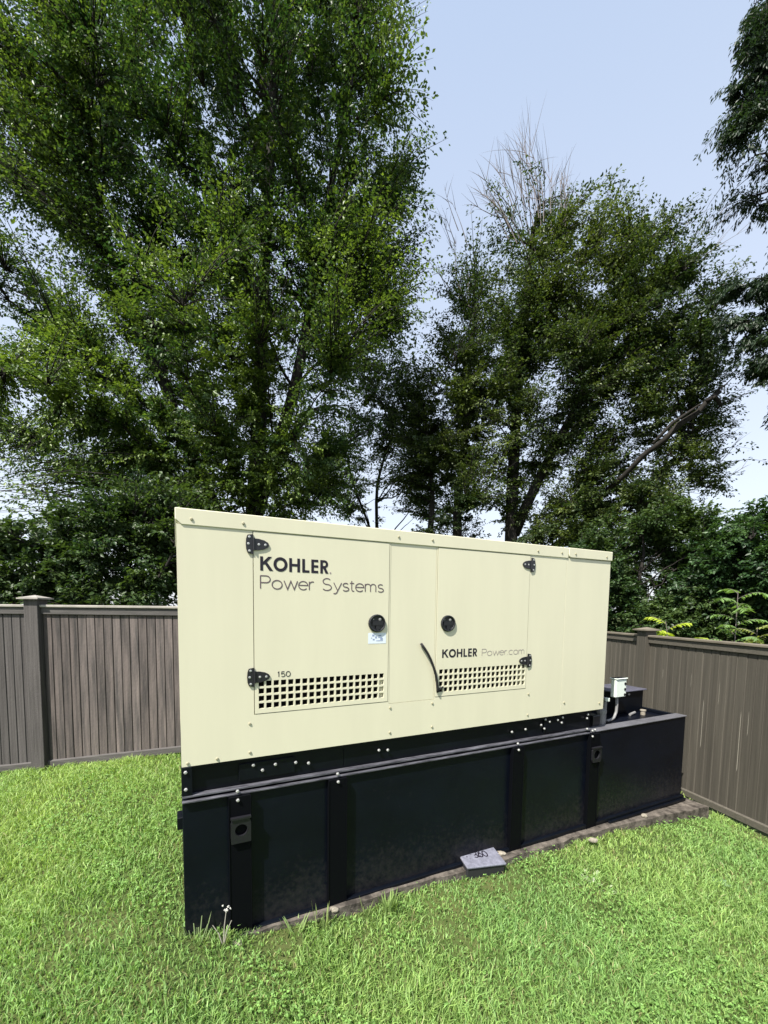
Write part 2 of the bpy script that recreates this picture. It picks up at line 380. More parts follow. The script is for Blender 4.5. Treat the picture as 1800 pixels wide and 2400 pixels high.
body = MB().box(0.002, U1 - .002, .05, DEP, ZE0 + .002, 2.12)
part(body, 'enclosure_body', M['cream'], bevel=.004)
g = .0045
xs = [0, D1[0] - g, D1[1] + g, MP[0] - .0015, MP[1] + .0015, D2[0] - g, D2[1] + g, 3.0195]
xs = sorted(xs); zs = [ZE0, MP[2] - .0015, DZ[0] - g, ZE1]
om = set()
for i in range(len(xs) - 1):
    xm = (xs[i] + xs[i + 1]) / 2
    for j in range(3):
        if (D1[0] < xm < D1[1] or D2[0] < xm < D2[1]) and j == 2: om.add((i, j))
        if MP[0] - .0014 < xm < MP[1] + .0014 and j >= 1: om.add((i, j))
part(grid_sheet(xs, zs, om, 0, .049), 'front_panel', M['cream'])
part(MB().box(MP[0], MP[1], .0015, .045, MP[2], ZE1), 'front_panel', M['cream'], bevel=.002)
part(MB().box(3.0225, U1, .001, .049, ZE0, ZE1 + .004), 'front_panel', M['cream'], bevel=.002)
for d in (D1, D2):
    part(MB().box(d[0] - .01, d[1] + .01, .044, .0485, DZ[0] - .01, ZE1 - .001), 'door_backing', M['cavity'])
part(MB().prism([(-.006, 2.076), (.026, 2.049), (3.0315, 2.051), (3.0315, 2.139), (-.006, 2.139)], -.006, DEP + .006), 'roof_panel', M['cream'], bevel=.004)
part(MB().prism([(3.034, 2.085), (3.040, 2.068), (3.054, 2.058), (U1 + .008, 2.060), (U1 + .008, 2.141), (3.034, 2.141)], -.010, DEP + .010), 'roof_panel', M['cream'], bevel=.004)
part(MB().box(3.015, 3.10, .06, .16, 2.1415, 2.147), 'roof_clip', M['hard'])

# doors with punched vents
PT, HS = .04521, .0330
def make_door(d, u0, v0):
    cx = [u0 + PT * i for i in range(19)]; cz = [v0 - PT * j for j in range(4)][::-1]
    xs = [d[0]]; zs = [DZ[0]]
    for c in cx: xs += [c - HS / 2, c + HS / 2]
    for c in cz: zs += [c - HS / 2, c + HS / 2]
    xs.append(d[1]); zs.append(DZ[1])
    om = {(1 + 2 * i, 1 + 2 * j) for i in range(19) for j in range(4)}
    o = part(grid_sheet(xs, zs, om, -.002, .010), 'door', M['cream']); weld(o)
    return o
dl = make_door(D1, .4481, 1.1447); dr = make_door(D2, 1.7539, 1.1463)
# stiffener seen through the last vent column of each door
part(MB().box(D1[1] - .050, D1[1] - .02, .016, .043, DZ[0] + .01, 1.13), 'door_stiffener', M['cream'], dl)
part(MB().box(D2[1] - .055, D2[1] - .02, .016, .043, DZ[0] + .01, 1.13), 'door_stiffener', M['cream'], dr)

def hinge(parent, up, zc, sgn):
    """T hinge: plate on the frame side of the joint, strap on the door"""
    b = MB(); X = lambda a: up + sgn * a
    pl = [(-.034, -.052), (-.002, -.058), (-.002, .058), (-.034, .052), (-.042, .030), (-.044, 0), (-.042, -.030)]
    st = [(.002, -.034), (.030, -.033), (.062, -.026), (.084, -.014), (.091, 0), (.084, .014), (.062, .026), (.030, .033), (.002, .034)]
    for pg in (pl, st):
        q = [(X(a), zc + c) for a, c in pg]
        if sgn < 0: q = q[::-1]
        b.prism(q, -.0085, -.0025)
    b.tube([(X(0), -.010, zc - .036), (X(0), -.010, zc + .036)], .0065, 8)
    for a, c in ((-.024, -.040), (-.030, .001), (-.024, .040), (.030, .0), (.068, .0)):
        b.lathe((X(a), -.0084, zc + c), [(.0075, 0), (.0075, .002), (.004, .0032)], 8, 1)
    return part(b, 'hinge', [M['hard'], M['zinc']], parent)
hinge(dl, D1[0], 1.972, 1); hinge(dl, D1[0], 1.187, 1)
hinge(dr, D2[1] + .008, 1.972, -1); hinge(dr, D2[1] + .008, 1.192, -1)

def latch(parent, u, z, lean):
    b = MB(); wp = lambda a: 1 + .10 * max(0, math.cos(a - (math.pi if lean < 0 else 0))) ** 2
    b.lathe((u, -.002, z), [(.0605, 0), (.060, .010), (.054, .014), (.049, .011), (.046, .004), (.03, .003), (.001, .003)], 24, 0, warp=wp)
    b.box(u - .038, u + .038, -.013, -.004, z - .014, z + .014); b.box(u - .012, u + .012, -.016, -.004, z - .043, z - .016)
    b.lathe((u + .018, -.005, z + .026), [(.010, 0), (.010, .006), (.004, .0075)], 10, 1)
    for a, c in ((-.030, .027), (.003, -.047)): b.lathe((u + a, -.007, z + c), [(.0055, 0), (.0035, .004)], 8, 1)
    return part(b, 'latch', [M['hard'], M['conduit']], parent, bevel=0)
latch(dl, 1.222, 1.506, -1); latch(dr, 1.800, 1.502, 1)
part(MB().box(1.156, 1.291, -.0030, -.0024, 1.368, 1.441), 'sticker', M['sticker'], dl)
si = MB()
for i, (a, c, w_, h_) in enumerate(((.03, .050, .016, .012), (.052, .036, .012, .014), (.076, .052, .022, .006), (.074, .040, .03, .004), (.034, .024, .014, .008), (.06, .018, .05, .004), (.09, .027, .02, .010), (.022, .036, .006, .006))):
    si.box(1.156 + a, 1.156 + a + w_, -.0036 - i * .00005, -.0031, 1.368 + c, 1.368 + c + h_)
part(si, 'sticker_print', M['sticker_ink'], dl)
YT = -.0032
part(bold_kohler(.446, .870, 1.822, .0835, YT), 'lettering', M['print_dark'], dl)
part(MB().lathe((.886, YT, 1.827), [(.0058, 0), (.0040, 0)], 12), 'trademark_dot', M['print_pale'], dl)
part(thin_text('Power', .447, .776, 1.716, .076, .0062, YT), 'lettering', M['print_thin'], dl)
part(thin_text('Systems', .832, 1.266, 1.716, .076, .0062, YT), 'lettering', M['print_thin'], dl)
part(thin_text('150', .545, .625, 1.180, .031, .0046, YT), 'lettering', M['print_dark'], dl)
part(bold_kohler(1.758, 2.080, 1.249, .062, YT), 'lettering', M['print_dark'], dr)
part(thin_text('Power.com', 2.130, 2.566, 1.250, .052, .0038, YT), 'lettering', M['print_pale'], dr)
# rubber seal that has come out of the right door's lower corner
sp = [(1.569, -.012, 1.360), (1.592, -.016, 1.330), (1.620, -.020, 1.290), (1.646, -.022, 1.245), (1.672, -.022, 1.190), (1.694, -.020, 1.130), (1.710, -.016, 1.070), (1.719, -.012, 1.020), (1.722, -.010, .998)]
o = part(MB().tube(sp, [.0095] * 8 + [.010], 8).tube([(1.722, -.010, 1.004), (1.748, -.006, 1.022), (1.775, .001, 1.030)], .008, 6), 'rubber_seal', M['black_matte'], dr, smooth=True)
tag(o, label='loose black rubber seal curling out of the lower corner of the right door')

# screws
def heads(name, pts, r, h, m, y, parent=gen, n=8):
    me = MB().lathe((0, 0, 0), [(r, -.002), (r, h * .6), (r * .6, h)], n).mesh(name, m, smooth=False)
    for p in pts:
        o = bpy.data.objects.new(name, me); o.location = (p[0], p[2] if len(p) > 2 else y, p[1] - ZB); link(o, parent)
heads('screw', [(.378, .906), (.377, .730), (.19, .718), (.032, .714), (1.332, .915), (1.332, .739), (1.683, .916), (1.684, .740), (2.635, .910), (2.635, .734), (3.064, .801), (3.53, .756)], .0085, .006, M['screw'], 0)
heads('screw', [(.077, 2.083), (.352, 2.086), (1.377, 2.094), (1.651, 2.094), (2.675, 2.088), (2.95, 2.092), (3.113, 2.092, -.010), (3.515, 2.091, -.010)], .0085, .006, M['screw'], -.006)

# base frame (channel) between enclosure and tank
part(MB().box(.0, 1.0, .035, DEP - .03, .525, .6945).box(1.0022, 3.46, .035, DEP - .03, .525, .6945).box(0, 3.46, .02, .06, .668, .6935), 'base_frame', M['black'], bevel=.002)
part(MB().box(.0, 3.44, -.004, .0345, .5115, .5245), 'frame_flange', M['sky_sheen'], bevel=.002)
part(MB().box(-.002, .055, -.0045, .033, .525, .694), 'frame_end_plate', M['black'], bevel=.003)
part(MB().box(.315, .66, .0225, .0345, .552, .655), 'frame_gusset', M['black'], bevel=.003)
part(MB().box(2.86, 3.11, .0225, .0345, .545, .668), 'frame_gusset', M['black'], bevel=.003)
YF = .022
heads('bolt', [(.020, .665, -.0045), (.020, .565, -.0045), (.535, .625), (.665, .617), (.40, .640), (.455, .60), (.75, .60), (1.26, .615), (1.33, .607),
               (2.49, .600), (2.64, .605), (2.82, .622), (2.87, .665), (2.92, .640), (3.02, .645), (3.07, .615), (3.08, .662), (2.86, .585), (3.40, .62), (3.41, .655)], .0105, .010, M['zinc'], YF, n=6)

# fuel tank
zb = lambda u: -.372 - .0118 * u
UT = 4.949
t = MB()
v = [(0, 0.004, zb(0) - .02), (UT, 0.004, zb(UT)), (UT, 0.004, .484), (0, .004, .484), (0, DEP + .04, zb(0) - .02), (UT, DEP + .04, zb(UT)), (UT, DEP + .04, .455), (0, DEP + .04, .455), (UT, .10, .455), (0, .10, .455), (UT, .10, .484), (0, .10, .484)]
t.add(v, [(0, 1, 2, 3), (2, 10, 11, 3), (10, 8, 9, 11), (8, 6, 7, 9), (6, 5, 4, 7), (0, 3, 11, 9, 7, 4), (1, 5, 6, 8, 10, 2)])
part(t, 'fuel_tank', M['tank'], bevel=.004)
part(MB().box(-.002, 3.40, -.018, .008, .485, .4975), 'tank_lip', M['sky_sheen'], bevel=.003)
part(MB().box(3.43, UT + .004, -.006, .105, .485, .4985), 'tank_rim', mat('sky_sheen_rim_paint', (.12, .12, .135), .5, .4, vary=.4, vscale=(5, 5, 5)), bevel=.004)  # sky mirrored in the rim's gloss is put into this lighter colour
part(MB().box(UT - .035, UT + .003, .106, DEP + .03, .456, .492), 'tank_rim', M['black'], bevel=.004)
def rib(u0, u1):
    b = MB(); z0, z1 = zb((u0 + u1) / 2) + .006, .4835
    b.add([], []); y = -.032
    b.box(u0, u1, y, .0035, z0, z1); b.box(u0 - .003, u0 + .003, y - .004, y - .0002, z0, z1 - .004); b.box(u1 - .003, u1 + .003, y - .004, y - .0002, z0, z1 - .004)
    b.box(u0 - .012, u1 + .012, -.02, .003, z0 - .004, z0 + .005)
    return part(b, 'tank_rib', M['rib'], bevel=.002)
for r in ((.250, .374), (.873, .998), (2.462, 2.578), (3.395, 3.52)): rib(*r)
def eye(u0, u1, z0, z1, hu, hz, r):
    b = MB(); n = 20; y0, y1 = -.052, -.037
    ring = [(hu + r * math.cos(2 * math.pi * k / n), hz + r * math.sin(2 * math.pi * k / n)) for k in range(n)]
    def edge(a):
        c, s_ = math.cos(a), math.sin(a); k = 1e9
        for lim, comp in ((u1 - hu, c), (u0 - hu, c), (z1 - hz, s_), (z0 - hz, s_)):
            if abs(comp) > 1e-6 and lim / comp > 0: k = min(k, lim / comp)
        return (hu + c * k, hz + s_ * k)
    out = [edge(2 * math.pi * k / n) for k in range(n)]
    v = [(x, y0, z) for x, z in ring] + [(x, y0, z) for x, z in out] + [(x, y1, z) for x, z in ring] + [(x, y1, z) for x, z in out]
    fs = []
    for k in range(n):
        q = (k + 1) % n; fs += [(k, n + k, n + q, q), (n + k, 3 * n + k, 3 * n + q, n + q), (k, q, 2 * n + q, 2 * n + k)]
    b.add(v, fs); b.box(u0, u1, -.060, -.0365, z1 + .0005, z1 + .012)
    return part(b, 'lifting_eye', mat('lifting_eye_paint', (.010, .010, .013), .4, .4))
eye(.256, .372, .205, .352, .315, .283, .036); eye(3.405, 3.525, .222, .352, .468 + 2.997, .292, .040)
heads('bolt', [(.30, .512, -.022), (.30, .462, -.034), (.935, .515, -.022), (.935, .465, -.034), (2.515, .512, -.022), (2.515, .462, -.034), (3.36, .535, -.012), (3.43, .512, -.016), (3.47, .515, -.012), (3.41, .465, -.034)], .0105, .011, M['zinc'], -.02, n=6)
part(MB().box(-.030, .004, .12, .22, .27, .345), 'side_bracket', M['black'], bevel=.003)
part(MB().box(0.0, UT, -.030, .002, -.40, -.372).box(3.7, UT - .01, -.055, -.031, -.418, -.396), 'tank_foot', M['black'], bevel=.002)
heads('bolt', [(-.0, .0)], .001, .001, M['zinc'], .5) if False else None

# things on the open tank deck
o = part(MB().box(4.40, 4.885, .42, .74, .456, .700), 'deck_box', M['black'], bevel=.004)
part(MB().prism([(4.37, .703), (4.915, .703), (4.915, .718), (4.37, .718)], .395, .78), 'lid', mat('lit_lid_paint', (.10, .10, .135), .4, .5, vary=.3), o, bevel=.004)  # lavender light on the lid top is painted into its base colour
part(MB().lathe((4.62, .4195, .672), [(.014, 0), (.012, .010)], 8), 'lid_latch', M['zinc'], o)
wb = part(MB().box(4.14, 4.305, .25, .31, .705, .895).box(4.13, 4.315, .24, .325, .8965, .907, 1), 'control_box', [M['white_pl'], M['hard']], bevel=.006)
for z_ in (.845, .785, .728): part(MB().lathe((4.282, .2495, z_), [(.015, 0), (.014, .004), (.008, .005)], 12), 'knockout_plug', M['hard'], wb)
part(MB().tube([(4.22, .29, .70), (4.225, .29, .60), (4.222, .29, .54), (4.205, .29, .505), (4.17, .28, .480), (4.12, .27, .470), (4.02, .25, .470)], .014, 10), 'conduit', M['conduit'], smooth=True)
f = MB().tube([(4.70, .30, .456), (4.70, .30, .500)], .024, 14).tube([(4.70, .30, .501), (4.70, .30, .514)], .030, 14)
part(f, 'fuel_cap', M['stone'])
part(MB().tube([(4.52, .33, .470), (4.65, .36, .474)], .014, 10), 'vent_pipe', M['conduit'])
q = MB().tube([(3.80, .16, .46), (3.80, .16, .64)], .035, 12).tube([(3.80, .16, .60), (3.80, .16, .63)], .045, 12).tube([(3.70, .2, .74), (3.84, .2, .74)], .02, 10).tube([(3.90, .2, .46), (3.90, .2, .70), (3.86, .2, .74)], .018, 10)
part(q, 'pipe_fitting', M['conduit'])
part(MB().box(3.66, 3.78, .14, .22, .70, .725).tube([(3.86, .15, .716), (3.86, .15, .745)], .022, 10), 'white_connector', M['white_pl'])
part(MB().box(3.60, 3.70, .10, .20, .456, .60), 'conduit_base', M['hard'], bevel=.004)

# ------------------------------------------------------------------ fences
def board_mesh(name, w, h, t, m):
    c = .006
    prof = [(-w / 2, .0), (-w / 2 + c, -t * .45), (w / 2 - c, -t * .45), (w / 2, 0), (w / 2, t * .55), (-w / 2, t * .55)]
    b = MB(); n = 6
    v = [(x, y, 0) for x, y in prof] + [(x, y, h) for x, y in prof]
    b.add(v, [tuple(range(n)), tuple(range(2 * n - 1, n - 1, -1))] + [(i, i + n, (i + 1) % n + n, (i + 1) % n) for i in range(n)])
    return b.mesh(name, m)
def make_fence(root, x0, x1, posts, bottom, ztop, capz, mats, railmat, capmat, bw, postw, seed, kick=True):
    """fence along local +x, front toward local -y, heights are world heights (root at z=0)"""
    rng = random.Random(seed); ps = sorted(posts); H = capz[0] - .02
    meshes = {}
    ends = [x0] + ps + [x1]
    for a, c, mk in zip(ends, ends[1:], mats):
        s0 = a + (postw / 2 + .002 if a in ps else 0); s1 = c - (postw / 2 + .002 if c in ps else 0)
        n = max(1, round((s1 - s0) / bw)); w = (s1 - s0) / n
        key = (mk, round(w, 3))
        me = meshes.setdefault(key, board_mesh('board', w - .0015, 1.0, .02, M[mk]))
        for i in range(n):
            xm = s0 + (i + .5) * w; z0 = bottom(xm)
            o = bpy.data.objects.new('board', me); o.location = (xm, rng.uniform(-.0015, .0015), z0); o.scale = (1, 1, ztop - z0); link(o, root)
        MB().box(s0, s1, -.033, -.0105, capz[0] - .075, capz[0] - .0015).build('top_rail', M[railmat], root, bevel=.003)
        MB().box(s0, s1, -.052, .06, capz[0], capz[1]).build('cap_rail', M[capmat], root, bevel=.005)
        if kick:
            b = MB(); ns = 8; v = []; fs = []
            for i in range(ns + 1):
                x = s0 + (s1 - s0) * i / ns; z = bottom(x)
                v += [(x, -.034, z - .05), (x, -.034, z + .012), (x, -.0105, z + .022), (x, -.0105, z - .05)]
            for i in range(ns):
                for e in range(4): fs.append((4 * i + e, 4 * i + (e + 1) % 4, 4 * i + 4 + (e + 1) % 4, 4 * i + 4 + e))
            fs += [(0, 3, 2, 1), (4 * ns, 4 * ns + 1, 4 * ns + 2, 4 * ns + 3)]
            b.add(v, fs).build('kick_rail', M[railmat], root)
    for p in ps:
        h = postw / 2
        po = MB().box(p - h, p + h, -.075, .075, bottom(p) - .3, capz[1] + .058).build('post', M[railmat if len(mats) < 2 else mats[0]], root, bevel=.004)
        zc = capz[1] + .059; e = h + .040
        cp = MB().box(p - e, p + e, -.115, .115, zc, zc + .016)
        cp.add([(p - e + .01, -.105, zc + .0165), (p + e - .01, -.105, zc + .0165), (p + e - .01, .105, zc + .0165), (p - e + .01, .105, zc + .0165), (p, 0, zc + .046)], [(0, 1, 4), (1, 2, 4), (2, 3, 4), (3, 0, 4)])
        cp.build('post_cap', M[capmat], po, bevel=0)

YL = 4.5
lf = thing('wooden_fence', (0, YL, 0), 0, 'grey weathered board fence with a square capped post, left of the generator', 'fence')
make_fence(lf, -6.9, -.6, [-6.06, -3.63, -1.2], lambda x: -.215 + .122 * max(0, (x + 4.1)) - .05 * max(0, -4.1 - x), 1.56, (1.583, 1.611), ['wood_left', 'wood_left', 'wood_worn', 'wood_left'], 'rail_left', 'cap', .094, .15, 3)
# right fence: local +x runs from the far end toward the camera
ydir = Vector((math.sin(FYAW), -math.cos(FYAW)))
yfar = 7.0
rfc = thing('wooden_fence', (fr_x(yfar), yfar, 0), math.atan2(ydir.y, ydir.x), 'brown stained board fence running past the right end of the black tank', 'fence')
lx = lambda y: (yfar - y) / math.cos(FYAW)
make_fence(rfc, 0, lx(1.3), [lx(5.53), lx(3.06)], lambda x: -.545 + .062 * max(0, x - 1.9) - (.03 * max(0, 1.9 - x)), 1.24, (1.268, 1.296), ['wood_right'] * 3, 'rail_right', 'cap_right', .0985, .16, 5)
gm = MB()
for y_, z0_, z1_, w_ in ((4.165, -.05, .60, .006), (4.60, .05, .62, .006), (4.085, .35, .62, .004), (5.2, .75, .9, .004), (4.42, .60, .86, .003), (4.78, .72, .90, .003)):
    x_ = lx(y_); gm.add([(x_ - w_ / 2, -.0125, z0_), (x_ + w_ / 2, -.0125, z0_ + .04), (x_ + w_ / 2, -.0125, z1_ - .05), (x_ - w_ * .2, -.0125, z1_)], [(0, 1, 2, 3)])
gm.build('bare_scratches', M['gouge'], rfc)

# ------------------------------------------------------------------ valve box by the tank
vb = thing('valve_box', (.915, 3.14, -.435), .235, 'low grey plastic box with 360 on its lid, set in the grass against the tank', 'valve box')
vb.rotation_euler = (.10, .03, .235)
MB().box(-.160, .160, -.108, .108, -.08, .072).build('box_body', M['valve_side'], vb, bevel=.006)
ld = MB().box(-.167, .167, -.116, .113, .0725, .092).build('lid', M['valve'], vb, bevel=.006)
tm = thin_text('360', -.055, .065, -.02, .062, .010, 0.0)
tm.v = [(x, z, .0926 - y) for x, y, z in tm.v]; tm.build('embossed_number', M['print_dark'], ld)
dm = MB()
rr = random.Random(8)
for i in range(16):
    a, c = rr.uniform(-.13, .0), rr.uniform(-.03, .08); s_ = rr.uniform(.003, .008)
    dm.add([(a - s_, c, .0924 + i * .00002), (a, c - s_, .0924 + i * .00002), (a + s_, c, .0924 + i * .00002), (a, c + s_ * .7, .0924 + i * .00002)], [(0, 1, 2, 3)])
dm.build('dirt_specks', M['print_dark'], ld)
def rock(name, loc, s, seed, label):
    r = random.Random(seed); bm = bmesh.new(); bmesh.ops.create_icosphere(bm, subdivisions=2, radius=1)
    for vv in bm.verts: vv.co = Vector((vv.co.x * s[0], vv.co.y * s[1], vv.co.z * s[2])) * r.uniform(.8, 1.12)
    me = bpy.data.meshes.new(name); bm.to_mesh(me); bm.free(); me.materials.append(M['stone'])
    o = bpy.data.objects.new(name, me); o.location = loc; link(o); tag(o, label, 'stone', 'pale stones along the tank')
x_, y_ = gw(2.36, -.03); rock('stone', (x_, y_, -.385), (.045, .025, .016), 1, 'pale flat stone on the pad just right of the grey valve box')
x_, y_ = gw(4.14, -.10); rock('stone', (x_, y_, -.405), (.032, .022, .022), 2, 'small white stone at the foot of the tank near its right end')
x_, y_ = gw(3.30, -.17); rock('stone', (x_, y_, -.42), (.04, .025, .022), 3, 'cream stone at the pad edge under the fourth tank rib')
x_, y_ = gw(.90, -.06); rock('stone', (x_, y_, -.39), (.03, .02, .018), 5, 'small grey stone below the second rib from the left')
x_, y_ = gw(.27, -.09); rock('stone', (x_, y_, -.385), (.045, .03, .02), 6, 'tan stone at the foot of the leftmost tank rib')

# ------------------------------------------------------------------ trees
def noise3(P, f, seed):
    r = np.random.default_rng(seed); out = np.zeros(len(P))
    for k in range(6):
        d = r.normal(size=3); d /= np.linalg.norm(d); out += np.sin(P @ d * f * (.7 + .25 * k) + r.uniform(0, 6.28))
    return out / 3.0

def leaf_arrays(P, D, N, Ls, Ws, col):
    D = D / np.linalg.norm(D, axis=1, keepdims=True)
    Sd = np.cross(D, N); Sd /= np.linalg.norm(Sd, axis=1, keepdims=True) + 1e-9
    Nn = np.cross(Sd, D)
    a = P; tip = P + D * Ls[:, None] - Nn * (Ls * .12)[:, None]
    mid = P + D * (Ls * .45)[:, None] + Nn * (Ws * .16)[:, None]
    l = mid + Sd * (Ws * .5)[:, None]; r = mid - Sd * (Ws * .5)[:, None]
    V = np.stack([a, r, tip, l], 1).reshape(-1, 3)
    i = np.arange(len(P)) * 4
    Fc = np.concatenate([np.stack([i, i + 1, i + 2], 1), np.stack([i, i + 2, i + 3], 1)])
    return V, Fc, np.repeat(col, 4, 0)

UPV = np.array([0, 0, 1.0])
def bez(q, c, p, t):
    t = t[..., None]; return (1 - t) ** 2 * q + 2 * t * (1 - t) * c + t ** 2 * p
def tubes(Q, n=3):
    """Q (m,k,3) polylines, radii (m,k) -> vertices, quads"""
    P, R = Q; m, k, _ = P.shape
    T = np.gradient(P, axis=1); T /= np.linalg.norm(T, axis=2, keepdims=True) + 1e-9
    U = np.cross(T, np.array([.31, .77, .55])); U /= np.linalg.norm(U, axis=2, keepdims=True) + 1e-9
    Wv = np.cross(T, U); an = np.arange(n) * 2 * np.pi / n
    V = P[:, :, None] + R[:, :, None, None] * (U[:, :, None] * np.cos(an)[None, None, :, None] + Wv[:, :, None] * np.sin(an)[None, None, :, None])
    idx = np.arange(m * k * n).reshape(m, k, n)
    a = idx[:, :-1]; b = idx[:, 1:]
    Fq = np.stack([a, np.roll(a, -1, 2), np.roll(b, -1, 2), b], -1).reshape(-1, 4)
    return V.reshape(-1, 3), Fq

def make_tree(name, loc, label, cat, trunks, lobes, n_limbs, n_spr, per, lsize, cols, seed, slope=.9, thr=-.45, freq=1.5, spread=.36, droop=0.0, reach=1.3, group=None, limb_r=.05, bare=0, tintf=.9, yel=.35, lw=.55):
    rng = np.random.default_rng(seed)
    root = thing(name, loc, 0, label, cat, group); L0 = np.array(loc)
    lo_c = np.array([l[0] for l in lobes], float); lo_r = np.array([l[1] for l in lobes], float)
    vol = np.prod(lo_r, 1) ** .8; vol /= vol.sum()
    def sample(n, a, b):
        out = []; need = n
        while need > 0:
            k = rng.choice(len(lobes), size=need * 2, p=vol); d = rng.normal(size=(need * 2, 3)); d /= np.linalg.norm(d, axis=1, keepdims=True)
            rad = (a + (b - a) * rng.random(need * 2) ** .55) * (1 + .22 * noise3(d * 2.2 + k[:, None], 2.0, seed + 9))
            p = lo_c[k] + d * lo_r[k] * rad[:, None]
            p = p[(noise3(p, freq, seed) > thr) & (p[:, 2] > L0[2] + .5)][:need]; out.append(p); need -= len(p)
        return np.concatenate(out)
    tb = MB(); nodes = []; nrad = []
    tk = [np.array(t_[0], float) for t_ in trunks]
    for pts, r0, r1 in trunks:
        pts = np.array(pts, float); t0 = np.linspace(0, 1, len(pts)); tt = np.linspace(0, 1, 16)
        P = np.stack([np.interp(tt, t0, pts[:, i]) for i in range(3)], 1) + np.c_[np.sin(tt * 9 + seed) * .05, np.cos(tt * 7) * .05, tt * 0]
        R = r0 + (r1 - r0) * tt ** .8; R[0] *= 1.25
        tb.tube([Vector(p - L0) for p in P], list(R), 10); nodes.append(P[4:]); nrad.append(R[4:])
        tk[[i for i, t_ in enumerate(trunks) if t_[0] is not None and len(t_[0]) == len(pts) and np.allclose(t_[0], pts)][0]] = P
    tips = sample(n_limbs, .45, .85)
    for p in tips:
        best = None
        for P in tk:
            hd = np.linalg.norm(P[:, :2] - p[:2], axis=1); za = p[2] - slope * hd
            c = hd + 1.2 * np.abs(P[:, 2] - za); c[:2] += 3; i = int(np.argmin(c))
            if best is None or c[i] < best[0]: best = (c[i], P[i], hd[i])
        q = best[1]; ln = np.linalg.norm(p - q); c = q + (p - q) * .5 + UPV * (.10 * ln - droop * ln * .3) + rng.normal(size=3) * .07 * ln
        tt = np.linspace(0, 1, 12); B = bez(q, c, p, tt); B[1:-1] += rng.normal(size=(10, 3)) * .012 * ln
        R = limb_r * (.35 + .14 * ln) * (1 - .88 * tt) ** 1.0
        tb.tube([Vector(b_ - L0) for b_ in B], list(np.maximum(R, .006)), 6); nodes.append(B[2:]); nrad.append(R[2:])
    tr = tb.build('trunk', M['bark'], root, smooth=True)
    nodes = np.concatenate(nodes)
    # sprays
    p = sample(n_spr, .30, 1.0)
    d = p[:, None] - nodes[None]; dist = np.linalg.norm(d, axis=2)
    cost = dist + .9 * np.maximum(0, -d[:, :, 2] + .15) * (1 if droop < .3 else 0)
    q = nodes[np.argmin(cost, 1)]
    # shorten far sprays' leafy part
    ln = np.linalg.norm(p - q, axis=1) + 1e-6
    k0 = np.minimum(1, 2.6 / ln)[:, None]; q = p - (p - q) * k0; ln = np.linalg.norm(p - q, axis=1) + .05
    c = q + (p - q) * .5 + UPV * (ln * (.14 + .1 * rng.random(n_spr)))[:, None] + rng.normal(size=(n_spr, 3)) * .06 * ln[:, None]
    p = p - UPV * (droop * ln)[:, None]
    tt = np.linspace(0, 1, 5); tw = bez(q[:, None], c[:, None], p[:, None], np.broadcast_to(tt, (n_spr, 5)))
    R = (.004 + .005 * ln)[:, None] * (1.15 - tt)[None]
    V, Fq = tubes((tw - L0, R)); np_mesh('branch', V, Fq, M['bark'], parent=root)
    if bare:
        pass
    # leaves on side twigs of each spray
    NT = 9
    t0 = np.maximum(.12, 1 - reach / ln)
    j = rng.integers(0, NT, size=(n_spr, per)); tj = t0[:, None] + (1 - t0[:, None]) * ((j + .5) / NT)
    side = rng.integers(0, 2, size=(n_spr, per)) * 2 - 1
    B = bez(q[:, None], c[:, None], p[:, None], tj)
    T = 2 * (1 - tj)[..., None] * (c - q)[:, None] + 2 * tj[..., None] * (p - c)[:, None]; T /= np.linalg.norm(T, axis=2, keepdims=True)
    up = UPV + rng.normal(size=(n_spr, 3)) * .40
    lat = np.cross(T, up[:, None]); lat /= np.linalg.norm(lat, axis=2, keepdims=True)
    twd = T * .62 + lat * side[..., None] * .78 - UPV * (.10 + droop * .9)
    prog = (tj - t0[:, None]) / (1 - t0[:, None])
    s_ = rng.random((n_spr, per)) ** .8 * spread * np.minimum(1, ln / 1.0)[:, None] * (1.15 - .85 * prog)
    P = B + twd * s_[..., None] + rng.normal(size=B.shape) * .018
    D = twd + lat * (rng.integers(0, 2, size=(n_spr, per)) * 2 - 1)[..., None] * .5 + rng.normal(size=B.shape) * .28 - UPV * (.12 + droop)
    N = up[:, None] + rng.normal(size=B.shape) * .45
    ks = noise3(p, tintf, seed + 5) * .55 + .38 * rng.normal(size=n_spr)
    ks = np.clip(.5 + ks * .55 + (yel - .5), 0, 1)[:, None] + rng.normal(size=(n_spr, per)) * .13
    ks = np.clip(ks, 0, 1).ravel()[:, None]
    c0, c1 = np.array(cols[0]), np.array(cols[1])
    col = c0 * (1 - ks) + c1 * ks; col *= (1 + rng.normal(size=(len(col), 1)) * .16).clip(.5, 1.5)
    n = P.shape[0] * P.shape[1]
    Ls = lsize * (.7 + .6 * rng.random(n)); Ws = Ls * lw
    V, Fc, tn = leaf_arrays(P.reshape(-1, 3) - L0, D.reshape(-1, 3), N.reshape(-1, 3), Ls, Ws, col)
    np_mesh('crown', V, Fc, M['leaf'], tn, root)
    return root

def px(x, y, Y):                   # position at forward distance Y, used to read the tree outlines off the photograph
    cr, sr = math.cos(ROLL), math.sin(ROLL); a, b = (x - CX) / F, (y - CY) / F
    X = a * cr + b * sr; Yd = -a * sr + b * cr
    c, s = math.cos(PITCH), math.sin(PITCH); r = np.array([X, c - s * Yd, -s - c * Yd]); r = r * Y / r[1]
    return np.array([r[0], r[1], r[2] + HCAM])
def lobe(x, y, Y, rx, ry, rd):
    c = px(x, y, Y); k = Y / F; return (c, np.array([rx * k, rd, ry * k]))

